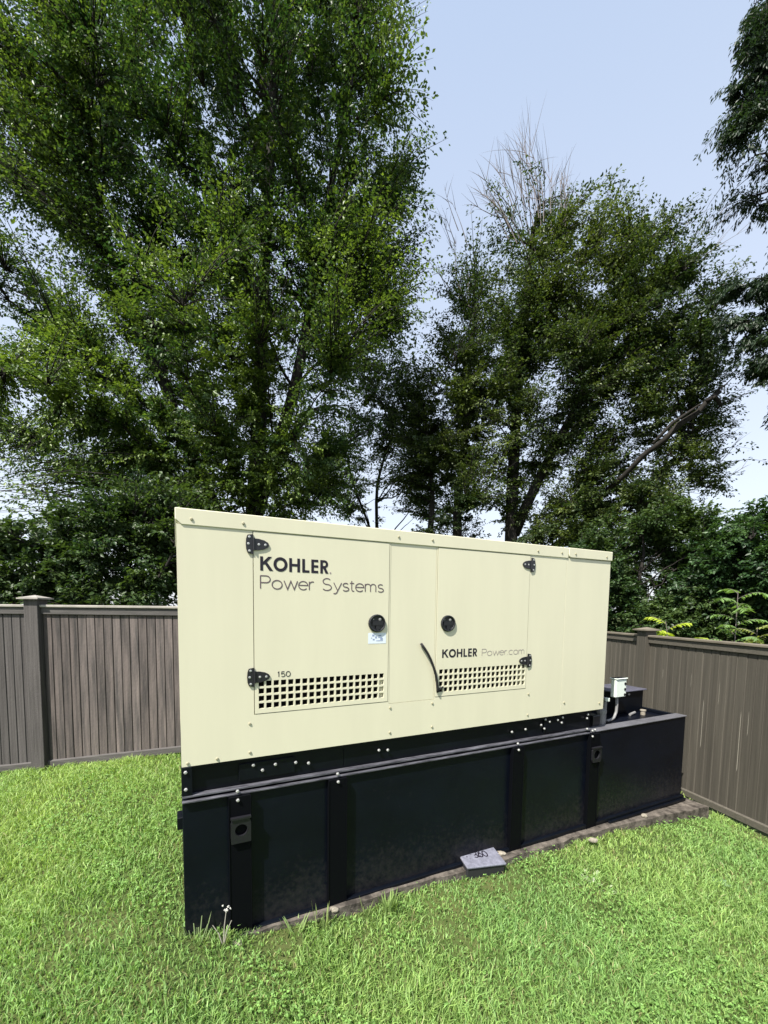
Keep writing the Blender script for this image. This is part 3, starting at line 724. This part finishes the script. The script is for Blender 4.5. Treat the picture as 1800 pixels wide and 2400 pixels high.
GREEN = ((.029, .066, .023), (.175, .245, .044)); DKGREEN = ((.026, .056, .020), (.075, .115, .034)); OLIVE = ((.026, .050, .018), (.125, .160, .038)); BLUE = ((.018, .036, .020), (.045, .075, .034))
def gpt(x, y): return (x, y, float(gz(x, y)[0]) - .05)

# big left tree
Y1 = 9.6
b = gpt(-2.75, Y1)
make_tree('broadleaf_tree', b, 'tallest broadleaf tree, filling the left half of the sky behind the generator', 'tree',
          [([b, (-2.7, Y1, 3.0), (-2.5, Y1 + .1, 6.5), (-2.2, Y1, 10.5), (-2.1, Y1, 15)], .30, .05),
           ([(-2.7, Y1, 3.2), (-1.7, Y1 - .2, 6.4), (-.9, Y1 - .2, 10), (-.5, Y1, 13)], .17, .04), ([(-2.75, Y1, 2.2), (-4.2, Y1 - .3, 5.6), (-5.6, Y1 - .4, 9.5), (-6.2, Y1, 12)], .17, .04)],
          [lobe(470, 300, Y1, 400, 400, 3.2), lobe(800, 330, Y1, 215, 380, 2.5), lobe(180, 560, Y1 - .6, 320, 400, 2.6), lobe(720, 760, Y1 - .7, 255, 240, 2.6), lobe(380, 880, Y1 - 1.0, 360, 230, 2.4),
           lobe(110, 1000, Y1 - .8, 260, 190, 2.2), lobe(600, -150, Y1, 380, 260, 2.8), lobe(560, 1080, Y1 - .3, 300, 140, 2.2), lobe(250, 1180, Y1 - 1.2, 260, 130, 1.8), lobe(40, 200, Y1, 230, 300, 2.2), lobe(480, 620, Y1 - .4, 230, 260, 2.4), lobe(640, 1010, Y1 - .4, 230, 150, 2.0), lobe(850, 620, Y1, 150, 170, 2.0), lobe(480, 1120, Y1 - 1.0, 210, 120, 1.6), lobe(660, 1120, Y1 - .8, 150, 110, 1.5), lobe(600, 1180, Y1 - 1.2, 220, 80, 1.2), lobe(330, 1060, Y1 - 1.2, 200, 130, 1.5), lobe(690, 930, Y1 - 1.2, 150, 130, 1.2), lobe(650, 1040, Y1 - 1.1, 140, 110, 1.2), lobe(760, 1130, Y1 - 1.0, 110, 80, 1.0)],
          115, 10000, 55, .066, GREEN, 11, slope=.85, thr=-.58, freq=1.5, yel=.27, reach=1.9, spread=.27)
# low dark shrubby growth at left behind the fence
Y2 = 6.6
b = gpt(-4.6, Y2)
make_tree('understorey_shrub', b, 'dark dense shrub rising behind the left fence under the tallest tree', 'shrub',
          [([b, (-4.6, Y2, 1.2), (-4.7, Y2, 2.6)], .09, .03), ([(-4.55, Y2, .3), (-3.7, Y2, 1.4), (-3.1, Y2, 2.6)], .06, .02), ([(-4.6, Y2, .3), (-5.5, Y2, 1.4), (-6.2, Y2, 2.4)], .06, .02)],
          [lobe(60, 1330, Y2, 200, 120, 1.1), lobe(260, 1290, Y2 + .3, 190, 150, 1.1), lobe(420, 1260, Y2 + .8, 160, 160, 1.0), lobe(170, 1400, Y2, 260, 80, 1.0)],
          26, 1700, 46, .072, DKGREEN, 12, slope=.7, thr=-.8, yel=.40, reach=1.0, spread=.30, limb_r=.03)
# right multi-stemmed tree
Y3 = 11.0
b1 = gpt(*px(1200, 1300, Y3)[:2])
r3 = make_tree('broadleaf_tree', b1, 'broad multi stemmed tree with dead bare twigs at its top, right of centre', 'tree',
          [([b1, px(1205, 1150, Y3), px(1215, 850, Y3), px(1240, 600, Y3), px(1270, 480, Y3)], .21, .03),
           ([px(1080, 1480, Y3 - .3), px(1075, 1200, Y3 - .3), px(1090, 950, Y3 - .2), px(1120, 700, Y3)], .17, .03),
           ([px(1005, 1480, Y3 - .4), px(1010, 1200, Y3 - .4), px(1000, 950, Y3 - .4)], .13, .03),
           ([px(1200, 1250, Y3), px(1330, 1000, Y3 - .3), px(1440, 760, Y3 - .3), px(1500, 560, Y3)], .15, .03),
           ([px(1230, 1330, Y3), px(1420, 1200, Y3 - .5), px(1620, 1060, Y3 - .5)], .11, .03)],
          [lobe(1240, 690, Y3, 190, 210, 2.0), lobe(1390, 690, Y3, 190, 220, 2.0), lobe(1510, 700, Y3, 120, 200, 1.6), lobe(1120, 820, Y3, 130, 170, 1.6), lobe(1020, 960, Y3 - .3, 140, 140, 1.5), lobe(1270, 950, Y3, 240, 170, 2.0), lobe(1480, 930, Y3, 190, 170, 1.8),
           lobe(1500, 1150, Y3 - .4, 200, 110, 1.6), lobe(1330, 1180, Y3 - .2, 200, 110, 1.6), lobe(1000, 1120, Y3 - .4, 160, 100, 1.4), lobe(1440, 1290, Y3 - .6, 190, 90, 1.3), lobe(1640, 1110, Y3 - .5, 120, 70, 1.0), lobe(1150, 1220, Y3 - .5, 190, 90, 1.3), lobe(1250, 1130, Y3 - .6, 220, 130, 1.4), lobe(1050, 1170, Y3 - .7, 150, 110, 1.2), lobe(1420, 1200, Y3 - .8, 220, 110, 1.3), lobe(1600, 870, Y3 - .2, 110, 190, 1.3), lobe(1330, 850, Y3 - .4, 220, 200, 1.6), lobe(1600, 740, Y3, 110, 150, 1.3), lobe(1640, 1000, Y3 - .2, 90, 110, 1.0), lobe(1130, 1000, Y3 - .4, 130, 160, 1.3), lobe(1230, 1200, Y3 - 1.0, 230, 80, 1.0), lobe(1040, 1190, Y3 - .9, 170, 80, 1.0), lobe(1170, 1110, Y3 - .9, 150, 110, 1.0)],
          95, 7600, 44, .066, OLIVE, 21, limb_r=.036, slope=1.05, thr=-.55, freq=1.6, yel=.28, reach=1.9, spread=.27)
rng = np.random.default_rng(77)
B0 = np.array(b1)
def bare_twigs(parent, L0, starts, ends, name, r0, sub=3, label=None):
    allP = []; allR = []
    for s0, e0 in zip(starts, ends):
        ln = np.linalg.norm(e0 - s0); cc = (s0 + e0) / 2 + rng.normal(size=3) * .08 * ln + UPV * .03 * ln
        tt = np.linspace(0, 1, 7); P = bez(s0, cc, e0, tt); allP.append(P); allR.append(r0 * (1.1 - tt))
        for k in range(sub):
            t_ = rng.uniform(.25, .85); q = bez(s0, cc, e0, np.array([t_]))[0]; dd = (e0 - s0) / ln + rng.normal(size=3) * .33; dd /= np.linalg.norm(dd)
            e2 = q + dd * ln * rng.uniform(.25, .5); c2 = (q + e2) / 2 + UPV * .04 * ln
            allP.append(bez(q, c2, e2, tt)); allR.append(r0 * .6 * (1.1 - tt))
    V, Fq = tubes((np.array(allP) - L0, np.array(allR)), 4)
    o = np_mesh(name, V, Fq, M['twig'], parent=parent)
    tag(o, label=label, kind='stuff')
st, en = [], []
for i in range(44):
    a = rng.uniform(-1, 1); st.append(px(1265 + a * 85, rng.uniform(480, 600), Y3 + rng.uniform(-.8, .8)))
    top = 275 + 150 * abs(a) ** 1.2 + rng.uniform(0, 70) + (30 if a > .2 else 0)
    en.append(px(1235 + a * 150 + rng.uniform(-15, 15), top, Y3 + rng.uniform(-1, 1)))
bare_twigs(r3, B0, st, en, 'dead_twigs', .010, 4, 'bare grey dead twigs standing above the crown')
st, en = [], []
for i in range(16):
    s0 = px(rng.uniform(1560, 1640), rng.uniform(560, 1000), Y3 - .3); st.append(s0); en.append(s0 + np.array([rng.uniform(.5, 1.3), 0, rng.uniform(.7, 1.4)]))
for i in range(10):
    s0 = px(rng.uniform(1620, 1690), rng.uniform(1010, 1150), Y3 - .6); st.append(s0); en.append(s0 + np.array([rng.uniform(.4, 1.0), 0, rng.uniform(.4, 1.1)]))
for i in range(10):
    s0 = px(rng.uniform(1050, 1110), rng.uniform(520, 760), Y3 - .3); st.append(s0); en.append(s0 + np.array([rng.uniform(-.7, .1), 0, rng.uniform(.6, 1.1)]))
bare_twigs(r3, B0, st, en, 'side_twigs', .009, 3)
bl = MB(); Yb = Y3 - 2.0
P = [px(1340, 1215, Yb + 2.0), px(1405, 1165, Yb + 1.3), px(1465, 1112, Yb + .7), px(1510, 1065, Yb + .4), px(1556, 1032, Yb + .15), px(1590, 996, Yb), px(1634, 968, Yb), px(1660, 938, Yb), px(1688, 918, Yb)]
bl.tube([Vector(p - B0) for p in P], [.07, .06, .055, .058, .058, .066, .055, .058, .036], 9)
P2 = [px(1655, 940, Yb - .05), px(1676, 930, Yb - .1), px(1690, 950, Yb - .1), px(1680, 960, Yb - .05)]
bl.tube([Vector(p - B0) for p in P2], [.035, .045, .035, .015], 7)
P3 = [px(1668, 935, Yb), px(1684, 912, Yb), px(1700, 902, Yb)]; bl.tube([Vector(p - B0) for p in P3], [.035, .028, .018], 7)
P4 = [px(1530, 1040, Yb - .05), px(1575, 992, Yb - .1), px(1640, 948, Yb - .1)]; bl.tube([Vector(p - B0) for p in P4], [.03, .035, .02], 6)
P5 = [px(1700, 902, Yb), px(1730, 872, Yb)]; bl.tube([Vector(p - B0) for p in P5], [.012, .005], 5)
P6 = [px(1690, 948, Yb), px(1740, 925, Yb), px(1775, 915, Yb)]; bl.tube([Vector(p - B0) for p in P6], [.012, .009, .004], 5)
o = bl.build('broken_limb', M['bark'], r3, smooth=True); tag(o, label='thick broken limb, leafless, leaning up to the right with a jagged end')
# thin tree between the two, low grey branches
Y4 = 12.5
b = gpt(*px(880, 1300, Y4)[:2])
make_tree('sparse_sapling', b, 'sparse thin tree filling the gap between the two big trees above the generator', 'tree',
          [([b, px(885, 1150, Y4), px(930, 950, Y4)], .08, .02), ([px(880, 1300, Y4), px(840, 1160, Y4), px(800, 1040, Y4)], .05, .02)],
          [lobe(930, 960, Y4, 120, 120, 1.4), lobe(860, 1140, Y4, 130, 90, 1.3), lobe(960, 1080, Y4, 110, 110, 1.2)],
          26, 900, 34, .075, OLIVE, 31, slope=.9, thr=-.6, yel=.22, reach=1.2, limb_r=.035)
# drooping tree at the right edge of the frame
Y5 = 7.6
b = gpt(7.6, Y5)
make_tree('weeping_tree', b, 'dark feathery tree with drooping sprays entering at the upper right edge', 'tree',
          [([b, (7.6, Y5, 3), (7.4, Y5, 6), (7.3, Y5, 9.5), (7.4, Y5, 12)], .22, .04)],
          [lobe(1800, 330, Y5, 105, 150, 1.2), lobe(1815, 200, Y5, 100, 120, 1.1), lobe(1830, 560, Y5, 95, 110, 1.1), lobe(1820, 720, Y5, 95, 120, 1.1), lobe(1900, 450, Y5, 120, 400, 1.4), lobe(1860, 60, Y5, 130, 200, 1.4), lobe(1860, 850, Y5, 100, 120, 1.0)],
          46, 1700, 48, .075, BLUE, 41, slope=.5, thr=-.35, freq=2.0, droop=.28, yel=.35, reach=1.1, spread=.26, lw=.34)
# shrubs behind the right fence
Y6 = 8.6
b = gpt(*px(1500, 1450, Y6)[:2])
make_tree('leafy_shrub', b, 'dark leafy shrub behind the right fence post', 'shrub',
          [([b, px(1500, 1350, Y6), px(1510, 1250, Y6)], .06, .02), ([px(1500, 1460, Y6), px(1420, 1360, Y6), px(1390, 1290, Y6)], .04, .015)],
          [lobe(1430, 1330, Y6, 110, 120, .9), lobe(1540, 1310, Y6, 110, 130, .9), lobe(1620, 1290, Y6, 90, 110, .9), lobe(1470, 1430, Y6, 110, 70, .8), lobe(1600, 1420, Y6, 120, 80, .8)],
          26, 1300, 42, .075, DKGREEN, 51, thr=-.7, yel=.45, reach=.9, spread=.28, limb_r=.03)
Y7 = 7.2
b = gpt(*px(1770, 1450, Y7)[:2])
make_tree('leafy_shrub', b, 'tall fresh green shrub at the right edge behind the fence', 'shrub',
          [([b, px(1770, 1330, Y7), px(1790, 1230, Y7)], .06, .02), ([px(1770, 1460, Y7), px(1720, 1360, Y7), px(1700, 1290, Y7)], .04, .015)],
          [lobe(1800, 1270, Y7, 110, 95, .8), lobe(1720, 1330, Y7, 80, 90, .8), lobe(1820, 1400, Y7, 120, 90, .8), lobe(1660, 1400, Y7 + .5, 80, 70, .7)],
          26, 1200, 44, .068, ((.020, .050, .020), (.060, .115, .035)), 52, thr=-.7, yel=.5, reach=.9, spread=.26, limb_r=.03)

Y8 = 7.6
b = gpt(*px(1640, 1500, Y8)[:2])
make_tree('leafy_shrub', b, 'low mid green shrub between the two taller ones, just above the right fence', 'shrub',
          [([b, px(1640, 1420, Y8), px(1650, 1370, Y8)], .04, .015)],
          [lobe(1650, 1440, Y8, 150, 70, .8), lobe(1560, 1470, Y8, 110, 50, .7), lobe(1760, 1450, Y8, 110, 80, .7)],
          18, 900, 40, .070, ((.024, .054, .020), (.085, .130, .036)), 53, thr=-.8, yel=.5, reach=.9, spread=.26, limb_r=.02)
# pinnate plants leaning over the right fence
def pinnate(name, base, tip, n_fr, fl, label, col, seed, arch=.25, nl=9):
    r = np.random.default_rng(seed); base = np.array(base); tip = np.array(tip)
    root = thing(name, tuple(base), 0, label, 'plant'); P, D, N, C = [], [], [], []; st = MB()
    c = (base + tip) / 2 + UPV * .1
    tt = np.linspace(0, 1, 8); st.tube([Vector(x - base) for x in bez(base, c, tip, tt)], list(np.linspace(.014, .004, 8)), 6)
    for k in range(n_fr):
        t = .35 + .65 * (k + .5) / n_fr; q = bez(base, c, tip, np.array([t]))[0]
        a = k * 2.4 + r.uniform(-.3, .3); out = np.array([math.cos(a), math.sin(a), .55]); ln = fl * (1.1 - .55 * t) * r.uniform(.85, 1.1)
        e = q + out * ln * .8 - UPV * arch * ln; cc = q + out * ln * .5 + UPV * .12 * ln
        tq = np.linspace(0, 1, nl + 1); B = bez(q, cc, e, tq); st.tube([Vector(x - base) for x in B[::2]], .003, 4)
        T = np.gradient(B, axis=0); T /= np.linalg.norm(T, axis=1, keepdims=True)
        for i in range(1, nl + 1):
            lat = np.cross(T[i], UPV); lat /= np.linalg.norm(lat)
            for sd in (-1, 1):
                P.append(B[i]); D.append(lat * sd + T[i] * .35 - UPV * .35 + r.normal(size=3) * .1); N.append(UPV + r.normal(size=3) * .2); C.append(np.array(col) * r.uniform(.75, 1.2))
    P = np.array(P); Ls = np.full(len(P), .11) * r.uniform(.8, 1.2, len(P))
    st.build('stem', M['bright_leaf'] if False else M['twig'], root)
    V, Fc, tn = leaf_arrays(P - base, np.array(D), np.array(N), Ls, Ls * .36, np.array(C)); np_mesh('fronds', V, Fc, M['bright_leaf'], tn, root)
Yp = 6.3
bx = px(1725, 1500, Yp); pinnate('pinnate_plant', gpt(bx[0], bx[1]), px(1730, 1385, Yp), 20, .62, 'upright light green plant with paired leaflets above the right fence', (.16, .26, .09), 1)
bx = px(1780, 1500, 6.6); pinnate('pinnate_plant', gpt(bx[0], bx[1]), px(1775, 1470, 6.6), 16, .60, 'yellowish paired leaflets spilling over the fence at the far right edge', (.24, .28, .09), 2)
bx = px(1620, 1520, 6.0); pinnate('pinnate_plant', gpt(bx[0], bx[1]), px(1560, 1455, 6.0), 15, .52, 'bright yellow green leafy spray leaning over the fence right of its post', (.34, .42, .05), 3, arch=.1)
bx = px(1680, 1540, 6.2); pinnate('pinnate_plant', gpt(bx[0], bx[1]), px(1655, 1500, 6.2), 13, .48, 'low lime green spray just showing above the right fence cap', (.27, .34, .06), 4, arch=.15)

# ------------------------------------------------------------------ grass
def outside(x, y):
    dx, dy = x - GX, y - GY; u = dx * GC + dy * GS; v = -dx * GS + dy * GC
    front = np.interp(u, [-.05, 0, .4, 2.3, 3.5, 4.6, 5.1], [.05, .03, -.025, -.060, -.065, -.12, -.18])
    m = ~((u > .02) & (u < 5.3) & (v > front) & (v < 1.25))
    m &= ~((y > YL - .05) & (x < -.4)); m &= x < FXR - (y - 3.8) * math.tan(FYAW) - .05
    c, s = math.cos(.235), math.sin(.235); a, b_ = (x - .9) * c + (y - 3.155) * s, -(x - .9) * s + (y - 3.155) * c
    m &= ~((abs(a) < .155) & (abs(b_) < .11))
    return m
def make_grass():
    r = np.random.default_rng(3); n = 450000
    y = .25 + 6.2 * r.random(n) ** 1.15; half = 1.1 + y * .98
    x = (r.random(n) * 2 - 1) * half; k = outside(x, y); x, y = x[k], y[k]
    P2 = np.stack([x, y, np.zeros_like(x)], 1)
    n1 = noise3(P2, 2.2, 1); n2 = noise3(P2, 6.0, 2); n3 = noise3(P2, 1.1, 4)
    keep = r.random(len(x)) < np.clip(1.0 + .45 * n2, .55, 1); # thin spots
    # worn strip beside the tank's left end and thin grass at the pad edge
    dx, dy = x - GX, y - GY; u = dx * GC + dy * GS; v = -dx * GS + dy * GC
    worn = ((u > -.42) & (u < .06) & (v > -.1) & (v < .9)); keep &= ~(worn & (r.random(len(x)) < .5))
    x, y, n1, n2, n3 = (a[keep] for a in (x, y, n1, n2, n3)); n = len(x); z = gz(x, y)
    h = (.026 + .034 * r.random(n)) * (1 + .30 * n2 + .15 * n1).clip(.5, 1.7)
    th = r.random(n) * 6.283; lean = h * (.25 + 1.0 * r.random(n))
    long_ = r.random(n) < .012; h[long_] *= 1.5; lean[long_] *= 1.9
    w = (.0040 + .0030 * r.random(n)) * (.80 + .13 * y)
    a2 = r.random(n) * np.pi; sx, sy = np.cos(a2) * w / 2, np.sin(a2) * w / 2; lx_, ly_ = np.cos(th) * lean, np.sin(th) * lean
    Z = np.zeros(n)
    b0 = np.stack([x - sx, y - sy, z - .01], 1); b1 = np.stack([x + sx, y + sy, z - .01], 1)
    m0 = np.stack([x + lx_ * .35 - sx * .8, y + ly_ * .35 - sy * .8, z + h * .62], 1); m1 = np.stack([x + lx_ * .35 + sx * .8, y + ly_ * .35 + sy * .8, z + h * .62], 1)
    tp = np.stack([x + lx_, y + ly_, z + h * (1.0 - .25 * r.random(n))], 1)
    V = np.stack([b0, b1, m1, m0, tp], 1).reshape(-1, 3); i = np.arange(n) * 5
    Fc = np.concatenate([np.stack([i, i + 1, i + 2], 1), np.stack([i, i + 2, i + 3], 1), np.stack([i + 3, i + 2, i + 4], 1)])
    kk = np.clip(.5 + .33 * n1 + .16 * r.normal(size=n), 0, 1)[:, None]
    ca, cb = np.array((.195, .350, .110)), np.array((.340, .450, .125)); col = ca * (1 - kk) + cb * kk
    bl_ = np.clip(n3 - .25, 0, 1)[:, None] * .5; col = col * (1 - bl_) + np.array((.15, .32, .11)) * bl_
    st = r.random(n) < .035; col[st] = np.array((.34, .33, .16)); col *= (1 + .2 * r.normal(size=(n, 1))).clip(.45, 1.6)
    o = np_mesh('grass', V, Fc, M['blade'], np.repeat(col, 5, 0)); tag(o, kind='stuff')
make_grass()
def make_clover():
    r = np.random.default_rng(13); n = 34000; y = .3 + 5 * r.random(n); x = (r.random(n) * 2 - 1) * (1.1 + y * .95); k = outside(x, y); x, y = x[k], y[k]
    P2 = np.stack([x, y, x * 0], 1); k = (noise3(P2, 2.6, 21) + .5 * noise3(P2, 7.0, 22) > .35) | (r.random(len(x)) < .06); x, y = x[k], y[k]; n = len(x)
    z = gz(x, y) + .030 + .028 * r.random(n); a = r.random(n) * 6.283
    P, D, N = [], [], []
    for j in range(3):
        t = a + j * 2.094; D.append(np.stack([np.cos(t), np.sin(t), .15 + .3 * r.normal(size=n)], 1)); P.append(np.stack([x, y, z], 1)); N.append(UPV + .35 * r.normal(size=(n, 3)))
    P, D, N = np.concatenate(P), np.concatenate(D), np.concatenate(N)
    Ls = .011 * (.7 + .7 * r.random(len(P))); col = np.array((.19, .34, .09)) * (1 + .25 * r.normal(size=(len(P), 1))).clip(.5, 1.6)
    V, Fc, tn = leaf_arrays(P, D, N, Ls, Ls * .95, col); tag(np_mesh('clover', V, Fc, M['blade'], tn), kind='stuff')
make_clover()

# weeds standing in the grass
def weed(name, loc, label, cat, n, L, W, col, seed, up=.6, spread_=.02, head=None, stalk=None, group=None):
    r = np.random.default_rng(seed); root = thing(name, loc, 0, label, cat, group)
    a = r.random(n) * 6.28; q = np.stack([np.cos(a), np.sin(a), np.zeros(n)], 1)
    P = q * spread_ * r.random((n, 1)); V, Fs, C = [], [], []
    for i in range(n):
        l = L * r.uniform(.55, 1.1); d = q[i] * (1 - up) + UPV * up * r.uniform(.7, 1.2); sdv = np.cross(d, UPV); sdv /= np.linalg.norm(sdv) + 1e-9
        k = len(V); base = P[i]
        for t, ww in ((0, .5), (.35, 1), (.7, .75)):
            c = base + d * l * t - UPV * (1 - up) * .55 * l * t * t; V += [c - sdv * W * ww / 2, c + sdv * W * ww / 2]
        V.append(base + d * l - UPV * (1 - up) * .55 * l); cc = np.array(col) * r.uniform(.7, 1.25); C += [cc] * 7
        Fs += [(k, k + 1, k + 3), (k, k + 3, k + 2), (k + 2, k + 3, k + 5), (k + 2, k + 5, k + 4), (k + 4, k + 5, k + 6)]
    np_mesh('leaves', np.array(V), np.array(Fs), M['bright_leaf'], np.array(C), root)
    if stalk:
        sm = MB()
        for (tx, ty, tz) in stalk: sm.tube([(0, 0, -.02), (tx * .4, ty * .4, tz * .55), (tx, ty, tz)], [.004, .003, .002], 5)
        sm.build('stalk', M['gouge'], root)
    if head:
        hm = MB()
        for (tx, ty, tz, rr_) in head:
            for k in range(7):
                dv = Vector(r.normal(size=3)).normalized(); c = Vector((tx, ty, tz)) + dv * rr_ * .6; u_ = dv.orthogonal().normalized() * rr_ * .5; w_ = dv.cross(u_)
                hm.add([c - u_, c - w_, c + u_, c + w_, c + dv * rr_ * .4], [(0, 1, 4), (1, 2, 4), (2, 3, 4), (3, 0, 4)])
        hm.build('flower_head', M['flower'], root)
    return root
def wl(x, y): return (x, y, float(gz(x, y)[0]))
x_, y_ = gw(.20, -.10); weed('flowering_weed', wl(x_, y_), 'pale flowering weed with a white seed head at the tank left corner', 'weed', 10, .12, .008, (.22, .28, .12), 1, .75, .03,
     head=[(.02, 0, .215, .014), (.032, .0, .235, .008), (.0, .0, .240, .007), (.045, 0, .225, .007)], stalk=[(.02, 0, .21), (-.06, 0, .12), (.05, .0, .15)])
x_, y_ = gw(.06, -.08); weed('grass_tuft', wl(x_, y_), 'wispy grey green grass tuft at the very left corner of the tank', 'weed', 26, .24, .006, (.20, .26, .12), 2, .72, .09)
x_, y_ = gw(.62, -.12); weed('grass_tuft', wl(x_, y_), 'tall bright grass tuft between the two leftmost tank ribs', 'weed', 14, .22, .009, (.26, .36, .14), 3, .70, .06)
x_, y_ = gw(.80, -.12); weed('grass_tuft', wl(x_, y_), 'upright grass tuft just left of the second tank rib', 'weed', 9, .22, .010, (.28, .36, .14), 4, .88, .05)
x_, y_ = gw(1.10, -.12); weed('grass_tuft', wl(x_, y_), 'small arching grass tuft right of the second tank rib', 'weed', 6, .18, .009, (.28, .34, .14), 5, .74, .03)
x_, y_ = gw(1.27, -.14); rz_ = weed('rosette_weed', wl(x_, y_), 'spiky bushy weed growing at the pad edge in the middle of the tank', 'weed', 46, .17, .013, (.24, .34, .12), 6, .78, .05)
x_, y_ = gw(2.66, -.15); weed('grass_tuft', wl(x_, y_), 'dry pale grass tuft at the pad edge right of the valve box', 'weed', 12, .13, .005, (.36, .34, .20), 7, .75, .05)
x_, y_ = gw(3.1, -.18); weed('grass_tuft', wl(x_, y_), 'reddish dry tuft at the pad edge left of the fourth tank rib', 'weed', 10, .10, .008, (.34, .27, .16), 9, .7, .05)
weed('broadleaf_weed', wl(2.78, 3.05), 'pale broad leaved weed lying open in the grass at right', 'weed', 9, .11, .05, (.25, .38, .20), 8, .35, .03)
weed('broadleaf_weed', wl(1.75, 3.0), 'whitish clover patch in the grass right of the valve box', 'weed', 34, .08, .022, (.36, .42, .26), 10, .55, .16)
weed('broadleaf_weed', wl(.62, 1.92), 'single pale leaf weed in the middle of the front lawn', 'weed', 4, .06, .04, (.28, .40, .20), 11, .4, .01)
weed('broadleaf_weed', wl(-.05, 1.55), 'dark leaved weed at the bottom centre of the lawn', 'weed', 14, .09, .020, (.13, .22, .08), 12, .5, .04)
